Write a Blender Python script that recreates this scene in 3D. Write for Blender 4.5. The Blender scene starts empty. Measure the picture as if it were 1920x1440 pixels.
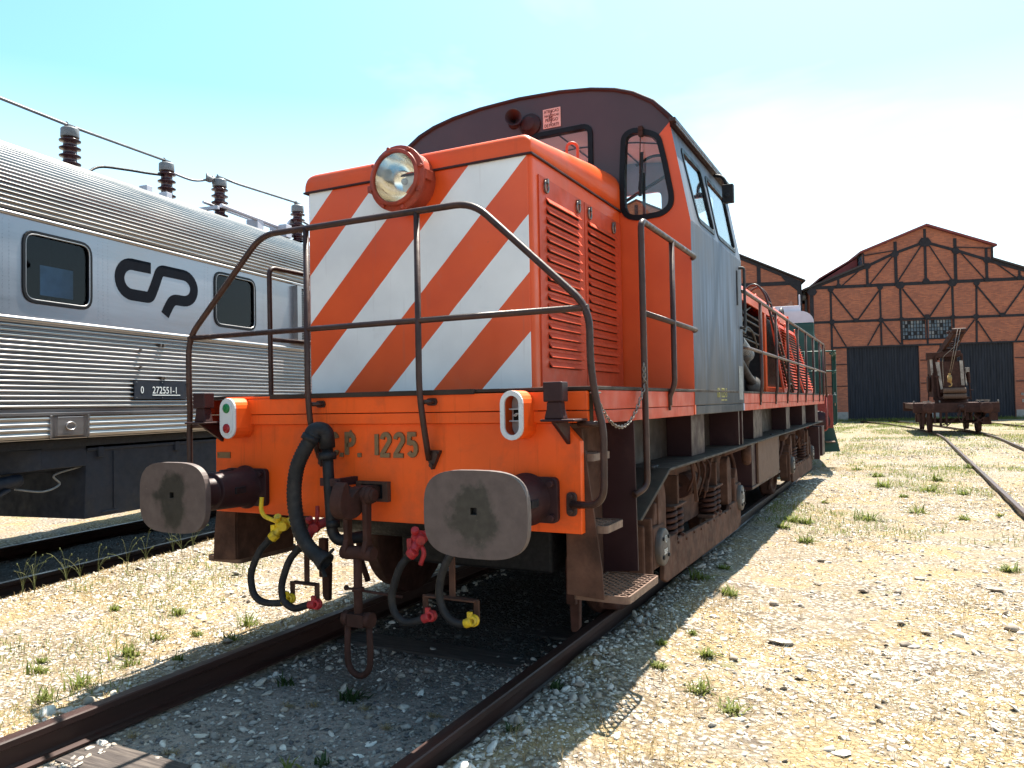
import bpy, bmesh, math, random
import numpy as np
from mathutils import Vector, Matrix
from mathutils.geometry import tessellate_polygon
R = math.radians
PI = math.pi
random.seed(7)
rng = np.random.default_rng(11)
S = bpy.context.scene
COL = S.collection

# ------------------------------------------------------------------ camera
cd = bpy.data.cameras.new('camera')
cam = bpy.data.objects.new('camera', cd)
COL.objects.link(cam)
S.camera = cam
cd.sensor_width = 36
cd.lens = 1442.34 / 1920 * 36
cd.clip_start = 0.05
cd.clip_end = 3000
CY, CP, CR = -.46796, .02589, -.01829
fw = Vector((math.sin(CY) * math.cos(CP), math.cos(CY) * math.cos(CP), math.sin(CP)))
rt = Vector((math.cos(CY), -math.sin(CY), 0))
up = rt.cross(fw)
r2 = rt * math.cos(CR) + up * math.sin(CR)
u2 = -rt * math.sin(CR) + up * math.cos(CR)
M4 = Matrix((r2, u2, -fw)).transposed().to_4x4()
M4.translation = Vector((2.6856, -3.5625, 1.4291))
cam.matrix_world = M4
CAMP = M4.translation.copy()

# ------------------------------------------------------------------ light
SUN_EL, SUN_AZ = R(64), R(3.5)
w = bpy.data.worlds.new('World')
S.world = w
w.use_nodes = True
nt = w.node_tree
bg = nt.nodes['Background']
sky = nt.nodes.new('ShaderNodeTexSky')
sky.sky_type = 'NISHITA'
sky.sun_disc = False
sky.sun_elevation = SUN_EL
sky.sun_rotation = SUN_AZ
sky.air_density = 1.0
sky.dust_density = 2.0
sky.ozone_density = 1.0
tcw = nt.nodes.new('ShaderNodeTexCoord')
mpw = nt.nodes.new('ShaderNodeMapping')
mpw.inputs['Scale'].default_value = (1.2, 1.2, 3.2)
nt.links.new(tcw.outputs['Generated'], mpw.inputs['Vector'])
nzw = nt.nodes.new('ShaderNodeTexNoise')
nzw.inputs['Scale'].default_value = 1.6
nzw.inputs['Detail'].default_value = 5
nzw.inputs['Roughness'].default_value = .55
nzw.inputs['Distortion'].default_value = .6
nt.links.new(mpw.outputs[0], nzw.inputs['Vector'])
mrw = nt.nodes.new('ShaderNodeMapRange')
mrw.inputs[1].default_value = .52
mrw.inputs[2].default_value = .8
mrw.inputs[4].default_value = .3
nt.links.new(nzw.outputs['Fac'], mrw.inputs[0])
mxw = nt.nodes.new('ShaderNodeMix')
mxw.data_type = 'RGBA'
mxw.inputs['B'].default_value = (10.5, 6.6, 6.6, 1)
spw = nt.nodes.new('ShaderNodeSeparateXYZ')
nt.links.new(tcw.outputs['Generated'], spw.inputs[0])
hzw = nt.nodes.new('ShaderNodeMapRange')
hzw.inputs[1].default_value = .37
hzw.inputs[2].default_value = .06
hzw.inputs[3].default_value = 0
hzw.inputs[4].default_value = .62
nt.links.new(spw.outputs['Z'], hzw.inputs[0])
adw = nt.nodes.new('ShaderNodeMath')
adw.operation = 'ADD'
adw.use_clamp = True
nt.links.new(hzw.outputs[0], adw.inputs[0])
nt.links.new(mrw.outputs[0], adw.inputs[1])
nt.links.new(adw.outputs[0], mxw.inputs['Factor'])
nt.links.new(sky.outputs[0], mxw.inputs['A'])
tint = nt.nodes.new('ShaderNodeMix')
tint.data_type = 'RGBA'
tint.blend_type = 'MULTIPLY'
tint.inputs['Factor'].default_value = 1
tint.inputs['B'].default_value = (.69, 1.05, 1.04, 1)
nt.links.new(mxw.outputs['Result'], tint.inputs['A'])
nt.links.new(tint.outputs['Result'], bg.inputs['Color'])
bg.inputs['Strength'].default_value = 0.078
sl = bpy.data.lights.new('sun', 'SUN')
sl.energy = 5.0
sl.angle = R(.5)
sl.color = (1, .93, .82)
sun = bpy.data.objects.new('sun', sl)
COL.objects.link(sun)
sd = Vector((math.sin(SUN_AZ) * math.cos(SUN_EL), math.cos(SUN_AZ) * math.cos(SUN_EL), math.sin(SUN_EL)))
sun.rotation_euler = sd.to_track_quat('Z', 'Y').to_euler()
sun.location = (0, 0, 20)
S.view_settings.view_transform = 'Standard'
S.view_settings.look = 'None'
S.view_settings.gamma = 1
S.view_settings.exposure = 1.9

# ------------------------------------------------------------------ mesh helpers
class MB:
    def __init__(s):
        s.v, s.f, s.m, s.s = [], [], [], []

    def add(s, V, F, m=0, sm=False):
        b = len(s.v)
        s.v += [tuple(p) for p in V]
        for f in F:
            s.f.append(tuple(i + b for i in f))
            s.m.append(m)
            s.s.append(sm)
        return s

    def box(s, x0, x1, y0, y1, z0, z1, m=0):
        V = [(x0, y0, z0), (x1, y0, z0), (x1, y1, z0), (x0, y1, z0), (x0, y0, z1), (x1, y0, z1), (x1, y1, z1), (x0, y1, z1)]
        return s.add(V, [(0, 3, 2, 1), (4, 5, 6, 7), (0, 1, 5, 4), (1, 2, 6, 5), (2, 3, 7, 6), (3, 0, 4, 7)], m)

    def bar(s, p0, p1, wd, th, m=0, upv=(0, 0, 1)):
        p0, p1 = Vector(p0), Vector(p1)
        d = (p1 - p0).normalized()
        a = d.cross(Vector(upv))
        if a.length < 1e-4:
            a = d.cross(Vector((1, 0, 0)))
        a.normalize()
        b = a.cross(d)
        V = []
        for p in (p0, p1):
            for (i, j) in ((-1, -1), (1, -1), (1, 1), (-1, 1)):
                V.append(p + a * (wd / 2 * i) + b * (th / 2 * j))
        return s.add(V, [(0, 1, 2, 3), (7, 6, 5, 4), (0, 4, 5, 1), (1, 5, 6, 2), (2, 6, 7, 3), (3, 7, 4, 0)], m)

    def prism(s, poly, ax, a, b, m=0, sm=False):
        n = len(poly)
        V = []
        for t in (a, b):
            for (p, q) in poly:
                V.append({'x': (t, p, q), 'y': (p, t, q), 'z': (p, q, t)}[ax])
        s.add(V, [tuple(range(n)), tuple(range(2 * n - 1, n - 1, -1))], m)
        bb = len(s.v) - 2 * n
        for i in range(n):
            j = (i + 1) % n
            s.f.append((bb + i, bb + j, bb + n + j, bb + n + i))
            s.m.append(m)
            s.s.append(sm)
        return s

    def holed(s, outer, holes, ax, a, b, m=0):
        loops = [outer] + holes
        tri = tessellate_polygon([[Vector((p, q, 0)) for p, q in l] for l in loops])
        flat = [pt for l in loops for pt in l]
        n = len(flat)
        V = []
        for t in (a, b):
            for (p, q) in flat:
                V.append({'x': (t, p, q), 'y': (p, t, q), 'z': (p, q, t)}[ax])
        F = [tuple(t) for t in tri] + [tuple(i + n for i in reversed(t)) for t in tri]
        o = 0
        for l in loops:
            k = len(l)
            for i in range(k):
                j = (i + 1) % k
                F.append((o + i, o + j, n + o + j, n + o + i))
            o += k
        return s.add(V, F, m)

    def tube(s, pts, r, n=10, m=0, caps=True, closed=False):
        pts = [Vector(p) for p in pts]
        k = len(pts)
        rs = r if isinstance(r, (list, tuple)) else [r] * k
        V = []
        T = []
        for i in range(k):
            if closed:
                t = pts[(i + 1) % k] - pts[i - 1]
            else:
                t = pts[min(i + 1, k - 1)] - pts[max(i - 1, 0)]
            T.append(t.normalized())
        a = T[0].cross(Vector((0, 0, 1)))
        if a.length < .05:
            a = T[0].cross(Vector((1, 0, 0)))
        a.normalize()
        for i in range(k):
            a = a - T[i] * a.dot(T[i])
            a.normalize()
            b = T[i].cross(a)
            for j in range(n):
                an = 2 * PI * j / n
                V.append(pts[i] + (a * math.cos(an) + b * math.sin(an)) * rs[i])
        F = []
        for i in range(k if closed else k - 1):
            i2 = (i + 1) % k
            for j in range(n):
                j2 = (j + 1) % n
                F.append((i * n + j, i * n + j2, i2 * n + j2, i2 * n + j))
        s.add(V, F, m, True)
        if caps and not closed:
            bb = len(s.v) - k * n
            for f in (tuple(bb + j for j in range(n)), tuple(bb + (k - 1) * n + j for j in reversed(range(n)))):
                s.f.append(f)
                s.m.append(m)
                s.s.append(False)
        return s

    def cyl(s, p0, p1, r, r1=None, n=20, m=0, caps=True):
        return s.tube([p0, p1], [r, r if r1 is None else r1], n, m, caps)

    def lathe(s, c, ax, prof, n=28, m=0, sm=True):
        ax = Vector(ax).normalized()
        a = ax.cross(Vector((0, 0, 1)))
        if a.length < .05:
            a = ax.cross(Vector((1, 0, 0)))
        a.normalize()
        b = ax.cross(a)
        c = Vector(c)
        V = []
        for (t, r) in prof:
            for j in range(n):
                an = 2 * PI * j / n
                V.append(c + ax * t + (a * math.cos(an) + b * math.sin(an)) * max(r, 1e-4))
        F = []
        for i in range(len(prof) - 1):
            for j in range(n):
                j2 = (j + 1) % n
                F.append((i * n + j, i * n + j2, (i + 1) * n + j2, (i + 1) * n + j))
        return s.add(V, F, m, sm)

    def ribbon(s, path, wd, ax, a, b, m=0):
        k = len(path)
        Lf, Rt = [], []
        for i in range(k):
            p = Vector(path[i])
            d0 = (p - Vector(path[i - 1])).normalized() if i else None
            d1 = (Vector(path[i + 1]) - p).normalized() if i < k - 1 else None
            d = d1 if d0 is None else d0 if d1 is None else (d0 + d1).normalized()
            nn = Vector((-d.y, d.x))
            sc = 1
            if d0 is not None and d1 is not None:
                sc = 1 / max(.5, nn.dot(Vector((-d0.y, d0.x))))
            Lf.append(p + nn * wd / 2 * sc)
            Rt.append(p - nn * wd / 2 * sc)
        for i in range(k - 1):
            pass
        V = []
        for t in (a, b):
            for q in Lf + Rt:
                V.append({'x': (t, q.x, q.y), 'y': (q.x, t, q.y), 'z': (q.x, q.y, t)}[ax])
        n = 2 * k
        F = []
        for i in range(k - 1):
            F += [(i, i + 1, k + i + 1, k + i), (n + i, n + k + i, n + k + i + 1, n + i + 1)]
            F += [(i, n + i, n + i + 1, i + 1), (k + i, k + i + 1, n + k + i + 1, n + k + i)]
        F += [(0, k, n + k, n), (k - 1, n + k - 1, n + 2 * k - 1, 2 * k - 1)]
        return s.add(V, F, m)

    def ball(s, c, rx, ry=None, rz=None, n=14, m=0):
        ry = ry or rx
        rz = rz or rx
        k = max(6, n // 2)
        V = []
        F = []
        for i in range(k + 1):
            th = PI * i / k
            for j in range(n):
                ph = 2 * PI * j / n
                V.append((c[0] + rx * max(.001, math.sin(th)) * math.cos(ph), c[1] + ry * max(.001, math.sin(th)) * math.sin(ph), c[2] + rz * math.cos(th)))
        for i in range(k):
            for j in range(n):
                j2 = (j + 1) % n
                F.append((i * n + j, i * n + j2, (i + 1) * n + j2, (i + 1) * n + j))
        return s.add(V, F, m, True)

    def text(s, body, size, o, ex, ey, depth=.004, m=0, sx=1.0, center=False):
        c = bpy.data.curves.new('t', 'FONT')
        c.body = body
        c.size = size
        c.extrude = depth / 2
        c.resolution_u = 3
        if center:
            c.align_x = 'CENTER'
        ob = bpy.data.objects.new('t', c)
        me = ob.to_mesh()
        o, ex, ey = Vector(o), Vector(ex), Vector(ey)
        ez = ex.cross(ey)
        V = [o + ex * (v.co.x * sx) + ey * v.co.y + ez * v.co.z for v in me.vertices]
        F = [tuple(p.vertices) for p in me.polygons]
        ob.to_mesh_clear()
        bpy.data.objects.remove(ob)
        bpy.data.curves.remove(c)
        return s.add(V, F, m)

    def shear(s, fn):
        s.v = [tuple(fn(*p)) for p in s.v]
        return s

    def build(s, name, mats, parent=None, bev=0, label=None, recalc=True, seg=2):
        me = bpy.data.meshes.new(name)
        me.from_pydata(s.v, [], s.f)
        if not isinstance(mats, (list, tuple)):
            mats = [mats]
        for x in mats:
            me.materials.append(x)
        me.polygons.foreach_set('material_index', s.m)
        me.polygons.foreach_set('use_smooth', s.s)
        if recalc:
            bm = bmesh.new()
            bm.from_mesh(me)
            bmesh.ops.recalc_face_normals(bm, faces=bm.faces)
            bm.to_mesh(me)
            bm.free()
        ob = bpy.data.objects.new(name, me)
        COL.objects.link(ob)
        if parent:
            ob.parent = parent
        if bev:
            b = ob.modifiers.new('bevel', 'BEVEL')
            b.width = bev
            b.segments = seg
            b.limit_method = 'ANGLE'
            b.angle_limit = R(40)
            b.harden_normals = False
        if label:
            ob['label'] = label
        return ob


def thing(name, label, cat, loc=(0, 0, 0), rz=0, group=None):
    o = bpy.data.objects.new(name, None)
    o.empty_display_size = .3
    COL.objects.link(o)
    o.location = loc
    o.rotation_euler = (0, 0, rz)
    tag(o, label, cat, group)
    return o


def tag(o, label=None, cat=None, group=None, kind=None):
    for k, v in (('label', label), ('category', cat), ('group', group), ('kind', kind)):
        if v:
            o[k] = v
    return o


def fil(pts, r, seg=5, closed=False):
    """round the corners of a 2-D or 3-D polyline"""
    P = [Vector(p) for p in pts]
    n = len(P)
    out = []
    for i in range(n):
        if not closed and i in (0, n - 1):
            out.append(tuple(P[i]))
            continue
        a, b, c = P[i - 1], P[i], P[(i + 1) % n]
        la, lc = (a - b).length, (c - b).length
        q = min(r, la * .49, lc * .49)
        s0, s1 = b + (a - b) * (q / la), b + (c - b) * (q / lc)
        for k in range(seg + 1):
            t = k / seg
            out.append(tuple(s0 * (1 - t) ** 2 + b * (2 * t * (1 - t)) + s1 * t ** 2))
    return out


def rrect(x0, x1, z0, z1, r, seg=5):
    return fil([(x0, z0), (x1, z0), (x1, z1), (x0, z1)], r, seg, True)


def spline(pts, n=8):
    """Catmull-Rom through points"""
    P = [Vector(p) for p in pts]
    P = [P[0] * 2 - P[1]] + P + [P[-1] * 2 - P[-2]]
    out = []
    for i in range(1, len(P) - 2):
        for k in range(n):
            t = k / n
            a, b, c, d = P[i - 1], P[i], P[i + 1], P[i + 2]
            out.append(.5 * ((2 * b) + (c - a) * t + (2 * a - 5 * b + 4 * c - d) * t * t + (3 * b - a - 3 * c + d) * t ** 3))
    out.append(P[-2])
    return out


def offset_poly(poly, d):
    """grow a convex-ish polygon outward from its centre"""
    cx = sum(p[0] for p in poly) / len(poly)
    cz = sum(p[1] for p in poly) / len(poly)
    out = []
    n = len(poly)
    for i in range(n):
        a, b, c = Vector(poly[i - 1]), Vector(poly[i]), Vector(poly[(i + 1) % n])
        t = (c - a).normalized()
        nn = Vector((t.y, -t.x))
        if nn.dot(b - Vector((cx, cz))) < 0:
            nn = -nn
        out.append(tuple(b + nn * d))
    return out


# ------------------------------------------------------------------ materials
def newmat(name):
    m = bpy.data.materials.new(name)
    m.use_nodes = True
    nt = m.node_tree
    return m, nt, nt.nodes['Principled BSDF']


def nd(nt, t, **kw):
    n = nt.nodes.new(t)
    for k, v in kw.items():
        setattr(n, k, v)
    return n


def mixc(nt, fac, a, b, mode='MIX'):
    x = nd(nt, 'ShaderNodeMix', data_type='RGBA', blend_type=mode)
    for sock, val in (('Factor', fac), ('A', a), ('B', b)):
        if hasattr(val, 'links') or hasattr(val, 'is_linked'):
            nt.links.new(val, x.inputs[sock])
        elif sock == 'Factor':
            x.inputs[sock].default_value = val
        else:
            x.inputs[sock].default_value = (*val[:3], 1)
    return x.outputs['Result']


def noise(nt, vec, scale, detail=5, rough=.55, dist=0):
    n = nd(nt, 'ShaderNodeTexNoise')
    n.inputs['Scale'].default_value = scale
    n.inputs['Detail'].default_value = detail
    n.inputs['Roughness'].default_value = rough
    n.inputs['Distortion'].default_value = dist
    if vec is not None:
        nt.links.new(vec, n.inputs['Vector'])
    return n.outputs['Fac']


def ramp(nt, val, a, b, lo=0., hi=1.):
    m = nd(nt, 'ShaderNodeMapRange')
    nt.links.new(val, m.inputs[0])
    for i, v in enumerate((a, b, lo, hi)):
        m.inputs[i + 1].default_value = v
    return m.outputs[0]


def math2(nt, op, a, b=None):
    m = nd(nt, 'ShaderNodeMath', operation=op)
    for i, v in enumerate((a, b)):
        if v is None:
            continue
        if hasattr(v, 'is_linked'):
            nt.links.new(v, m.inputs[i])
        else:
            m.inputs[i].default_value = v
    return m.outputs[0]


def coords(nt, stretch=(1, 1, 1)):
    tc = nd(nt, 'ShaderNodeTexCoord')
    mp = nd(nt, 'ShaderNodeMapping')
    mp.inputs['Scale'].default_value = stretch
    nt.links.new(tc.outputs['Object'], mp.inputs['Vector'])
    return mp.outputs[0], tc.outputs['Object']


def bump(nt, bs, h, strength, dist=.01):
    b = nd(nt, 'ShaderNodeBump')
    b.inputs['Strength'].default_value = strength
    b.inputs['Distance'].default_value = dist
    nt.links.new(h, b.inputs['Height'])
    nt.links.new(b.outputs[0], bs.inputs['Normal'])


def paint(name, col, rough=.5, metal=0, var=.25, scale=5, dirt=None, amt=.5, dscale=4, stretch=(1, 1, 1), bmp=.1, bscale=80, rvar=.15, spec=.3, wear=0):
    m, nt, bs = newmat(name)
    v, _ = coords(nt, stretch)
    n1 = noise(nt, v, scale, 6, .6)
    dark = tuple(c * (1 - var) for c in col)
    lite = tuple(min(1, c * (1 + var * .8)) for c in col)
    c = mixc(nt, ramp(nt, n1, .3, .7), dark, lite)
    if dirt:
        n2 = noise(nt, v, dscale, 8, .65, .3)
        f = ramp(nt, n2, .62 - .25 * amt, .78 - .15 * amt, 0, min(1, .35 + amt * .6))
        c = mixc(nt, f, c, dirt)
    if wear:
        v2, _ = coords(nt, (13, 13, .8))
        st = ramp(nt, noise(nt, v2, 1.4, 6, .65), .56, .74, 0, .38 * wear)
        c = mixc(nt, st, c, tuple(x * .45 for x in col))
        fade = ramp(nt, noise(nt, v, .9, 5, .6, .5), .5, .72, 0, .35 * wear)
        c = mixc(nt, fade, c, tuple(min(1, x * 1.1 + .015) for x in col))
        ch = noise(nt, v, 34, 8, .72, .2)
        c = mixc(nt, ramp(nt, ch, .70, .73, 0, .8 * wear), c, (.07, .03, .02))
    nt.links.new(c, bs.inputs['Base Color'])
    bs.inputs['Metallic'].default_value = metal
    bs.inputs['Specular IOR Level'].default_value = spec
    n3 = noise(nt, v, scale * 2.3, 4)
    nt.links.new(ramp(nt, n3, .3, .7, max(.05, rough - rvar), min(1, rough + rvar)), bs.inputs['Roughness'])
    if bmp:
        bump(nt, bs, noise(nt, v, bscale, 4), bmp, .004)
    return m


def glassmat(name, tint=(.9, .95, .95), rough=.02, refl=1.0):
    m, nt, bs = newmat(name)
    nt.nodes.remove(bs)
    out = nt.nodes['Material Output']
    tr = nd(nt, 'ShaderNodeBsdfTransparent')
    tr.inputs[0].default_value = (*tint, 1)
    gl = nd(nt, 'ShaderNodeBsdfGlossy')
    gl.inputs['Roughness'].default_value = rough
    fr = nd(nt, 'ShaderNodeLayerWeight')
    fr.inputs[0].default_value = .5
    f5 = math2(nt, 'POWER', fr.outputs['Facing'], 5)
    f5 = math2(nt, 'ADD', math2(nt, 'MULTIPLY', f5, .96), .04)
    mx = nd(nt, 'ShaderNodeMixShader')
    nt.links.new(math2(nt, 'MULTIPLY', f5, refl), mx.inputs[0])
    nt.links.new(tr.outputs[0], mx.inputs[1])
    nt.links.new(gl.outputs[0], mx.inputs[2])
    nt.links.new(mx.outputs[0], out.inputs['Surface'])
    return m


RUST = (.10, .045, .022)
M = {}
M['orange'] = paint('orange_paint', (.80, .098, .009), .45, var=.10, scale=2.5, dirt=(.42, .07, .02), amt=.5, dscale=3, bmp=.06, bscale=25, spec=.3, wear=1.5)
M['hood'] = paint('hood_orange_paint', (.66, .080, .013), .38, var=.12, scale=1.8, dirt=(.50, .09, .04), amt=.35, dscale=2.2, bmp=.05, bscale=20, rvar=.1, spec=.3, wear=0.7)  # deeper orange than the beam paint, for the hoods
M['louvre'] = paint('louvre_orange_paint', (.52, .06, .02), .5, var=.15, scale=4, dirt=(.2, .04, .02), amt=.3, dscale=6, spec=.3, wear=0.8)
M['brown'] = paint('brown_frame_paint', (.05, .023, .02), .55, var=.3, scale=5, dirt=(.17, .10, .065), amt=.45, dscale=3.5, bmp=.2, bscale=60)
M['rail_paint'] = paint('brown_handrail_paint', (.040, .019, .015), .45, var=.3, scale=14, dirt=(.085, .034, .02), amt=.45, dscale=9, bmp=.15, bscale=120)
M['plum'] = paint('dark_plum_paint', (.034, .014, .015), .5, var=.25, scale=3, dirt=(.085, .038, .032), amt=.35, dscale=2, bmp=.08, spec=.2)
M['dustbrown'] = paint('dusty_brown_steel', (.090, .046, .032), .85, var=.4, scale=7, dirt=(.026, .015, .012), amt=.55, dscale=5, bmp=.25, bscale=50, spec=.12)
M['frame'] = paint('dark_frame_steel', (.036, .024, .018), .65, var=.35, scale=4, dirt=(.085, .054, .036), amt=.4, dscale=2.5, bmp=.15, bscale=40, spec=.2)
M['rust'] = paint('rusty_steel', (.050, .022, .017), .75, var=.4, scale=9, dirt=(.03, .016, .012), amt=.5, dscale=6, bmp=.3, bscale=70, spec=.15)
M['rail'] = paint('rail_steel', (.032, .013, .010), .5, var=.4, scale=7, dirt=(.012, .008, .007), amt=.5, dscale=4, stretch=(1, .15, 1), bmp=.2, bscale=60)
M['black'] = paint('black_rubber', (.009, .009, .011), .6, var=.3, scale=20, dirt=(.03, .028, .026), amt=.3, dscale=12, bmp=.1, spec=.3)
M['hose'] = paint('weathered_hose_rubber', (.012, .012, .013), .65, var=.3, scale=15, dirt=(.045, .04, .036), amt=.45, dscale=8, bmp=.2, spec=.3)
M['yellow'] = paint('yellow_paint', (.66, .44, .012), .5, var=.25, scale=20, dirt=(.10, .065, .02), amt=.55, dscale=18, spec=.45)
M['red'] = paint('red_paint', (.36, .018, .022), .55, var=.25, scale=20, dirt=(.06, .016, .014), amt=.6, dscale=16, spec=.45)
M['brass'] = paint('dull_brass', (.20, .125, .06), .5, metal=.35, var=.25, scale=20, dirt=(.09, .06, .035), amt=.5, dscale=20, spec=.45)
M['white'] = paint('grey_white_paint', (.55, .56, .56), .45, var=.08, scale=6, dirt=(.35, .33, .3), amt=.25, spec=.45, wear=0.6)
M['lampgrey'] = paint('lamp_grey', (.42, .44, .46), .4, var=.1, scale=10, spec=.45)
M['darkgrey'] = paint('dark_grey', (.032, .033, .036), .6, var=.3, scale=8, spec=.3)
M['iron'] = paint('shiny_iron', (.2, .17, .15), .4, metal=.8, var=.3, scale=30, dirt=RUST, amt=.4, dscale=20)
M['grate'] = paint('worn_step_steel', (.15, .095, .072), .5, metal=.3, var=.35, scale=12, dirt=(.12, .06, .04), amt=.4)
M['reflector'] = paint('lamp_reflector', (.85, .84, .8), .16, metal=1, var=.05, bmp=.03, bscale=12)
M['seal'] = paint('window_rubber', (.006, .006, .008), .5, bmp=0, spec=.2)
M['glass'] = glassmat('clear_glass', (.93, .96, .96), .01, .8)
M['sideglass'] = glassmat('cab_side_glass', (.93, .98, .98), .01, 1.0)
M['trainglass'] = glassmat('tinted_window_glass', (.55, .63, .70), .015, .42)
M['lens'] = glassmat('lamp_lens', (.93, .95, .93), .03, 1.0)
M['green_lens'] = paint('green_lens', (.01, .16, .045), .25, bmp=0)
M['red_lens'] = paint('red_lens', (.30, .012, .015), .25, bmp=0)
M['ceiling'] = paint('cab_ceiling_lining', (.85, .58, .50), .6, var=.12, scale=3)
M['cabblue'] = paint('cab_inner_blue_wall', (.42, .56, .74), .6, var=.15, scale=3)
M['wood'] = paint('weathered_board', (.125, .07, .046), .8, var=.35, scale=8, dirt=(.05, .03, .022), amt=.5, dscale=5, stretch=(6, 6, .6), bmp=.3, bscale=20)
M['sleeper'] = paint('old_sleeper_wood', (.05, .04, .036), .85, var=.45, scale=10, dirt=(.14, .115, .095), amt=.5, dscale=5, stretch=(.6, 8, 8), bmp=.6, bscale=14)
M['yellowtext'] = paint('yellow_lettering', (.26, .24, .07), .6, bmp=0)
M['whitetext'] = paint('white_lettering', (.6, .58, .54), .6, bmp=0)
M['pinkplate'] = paint('faded_pink_sign', (.62, .36, .31), .6, var=.15, scale=20, bmp=0)
M['darktext'] = paint('dark_red_lettering', (.10, .02, .02), .6, bmp=0)


def striped():
    m, nt, bs = newmat('hazard_striped_paint')
    v, ob = coords(nt)
    sep = nd(nt, 'ShaderNodeSeparateXYZ')
    nt.links.new(ob, sep.inputs[0])
    c = math2(nt, 'SUBTRACT', sep.outputs['Z'], sep.outputs['X'])
    c = math2(nt, 'ADD', c, ramp(nt, noise(nt, ob, 9, 2), 0, 1, -.004, .004))
    B = [1.03, 1.37, 1.703, 2.05, 2.435, 2.787, 3.11, 3.464]
    tot = None
    for b in B:
        g = math2(nt, 'GREATER_THAN', c, b)
        tot = g if tot is None else math2(nt, 'ADD', tot, g)
    odd = math2(nt, 'MODULO', tot, 2)
    n1 = noise(nt, ob, 3, 6)
    wht = mixc(nt, ramp(nt, n1, .35, .7), (.68, .68, .67), (.78, .78, .765))
    # runs of grime low on the white paint
    gr = ramp(nt, noise(nt, ob, 14, 7, .7), .66, .74, 0, .6)
    low = ramp(nt, sep.outputs['Z'], 1.72, 1.52, 0, 1)
    wht = mixc(nt, math2(nt, 'MULTIPLY', gr, low), wht, (.2, .16, .15))
    orr = mixc(nt, ramp(nt, n1, .3, .7), (.62, .066, .008), (.72, .088, .012))
    col = mixc(nt, odd, wht, orr)
    sm = ramp(nt, noise(nt, ob, 2.2, 7, .7), .6, .75, 0, .22)
    col = mixc(nt, sm, col, (.35, .22, .18))
    vs, _ = coords(nt, (14, 14, .7))
    col = mixc(nt, ramp(nt, noise(nt, vs, 1.5, 6, .65), .6, .78, 0, .28), col, (.22, .12, .09))
    col = mixc(nt, ramp(nt, noise(nt, ob, 30, 8, .72, .2), .69, .72, 0, .7), col, (.12, .06, .045))
    nt.links.new(col, bs.inputs['Base Color'])
    bs.inputs['Roughness'].default_value = .38
    bump(nt, bs, noise(nt, ob, 18, 3), .05, .004)
    return m


M['stripes'] = striped()


def cabpaint():
    m, nt, bs = newmat('cab_front_two_tone_paint')
    v, ob = coords(nt)
    sep = nd(nt, 'ShaderNodeSeparateXYZ')
    nt.links.new(ob, sep.inputs[0])
    ax = math2(nt, 'ABSOLUTE', sep.outputs['X'])
    f = math2(nt, 'LESS_THAN', math2(nt, 'SUBTRACT', sep.outputs['Z'], ax), 2.255)
    f = math2(nt, 'MULTIPLY', f, math2(nt, 'GREATER_THAN', ax, 1.0))
    f = math2(nt, 'MAXIMUM', f, math2(nt, 'LESS_THAN', sep.outputs['Z'], 3.05))
    n1 = noise(nt, ob, 2.5, 6)
    o = mixc(nt, ramp(nt, n1, .3, .7), (.60, .066, .009), (.70, .088, .013))
    b = mixc(nt, ramp(nt, n1, .3, .7), (.042, .017, .019), (.058, .024, .025))
    nt.links.new(mixc(nt, f, b, o), bs.inputs['Base Color'])
    bs.inputs['Roughness'].default_value = .42
    bump(nt, bs, noise(nt, ob, 20, 3), .05, .004)
    return m


M['cab'] = cabpaint()


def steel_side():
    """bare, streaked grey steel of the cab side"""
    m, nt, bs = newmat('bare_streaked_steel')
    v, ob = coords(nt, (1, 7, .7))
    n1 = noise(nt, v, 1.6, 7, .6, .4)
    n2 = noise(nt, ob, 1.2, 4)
    c = mixc(nt, ramp(nt, n1, .33, .68), (.045, .062, .095), (.150, .195, .265))  # bright blue tone: the sky's reflection painted into the steel colour
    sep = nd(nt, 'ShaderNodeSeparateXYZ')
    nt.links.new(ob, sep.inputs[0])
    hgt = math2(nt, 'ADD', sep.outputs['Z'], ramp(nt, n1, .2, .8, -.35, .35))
    c = mixc(nt, ramp(nt, hgt, 2.2, 1.5, 0, .9), c, (.020, .019, .021))  # takes the blue out and darkens the side towards the bottom
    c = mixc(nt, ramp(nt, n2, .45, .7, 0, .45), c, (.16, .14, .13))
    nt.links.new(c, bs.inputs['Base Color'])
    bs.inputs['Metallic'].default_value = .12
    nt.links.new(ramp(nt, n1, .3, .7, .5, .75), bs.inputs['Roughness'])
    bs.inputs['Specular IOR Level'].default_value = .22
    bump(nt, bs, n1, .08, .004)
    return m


M['steelside'] = steel_side()


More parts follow.
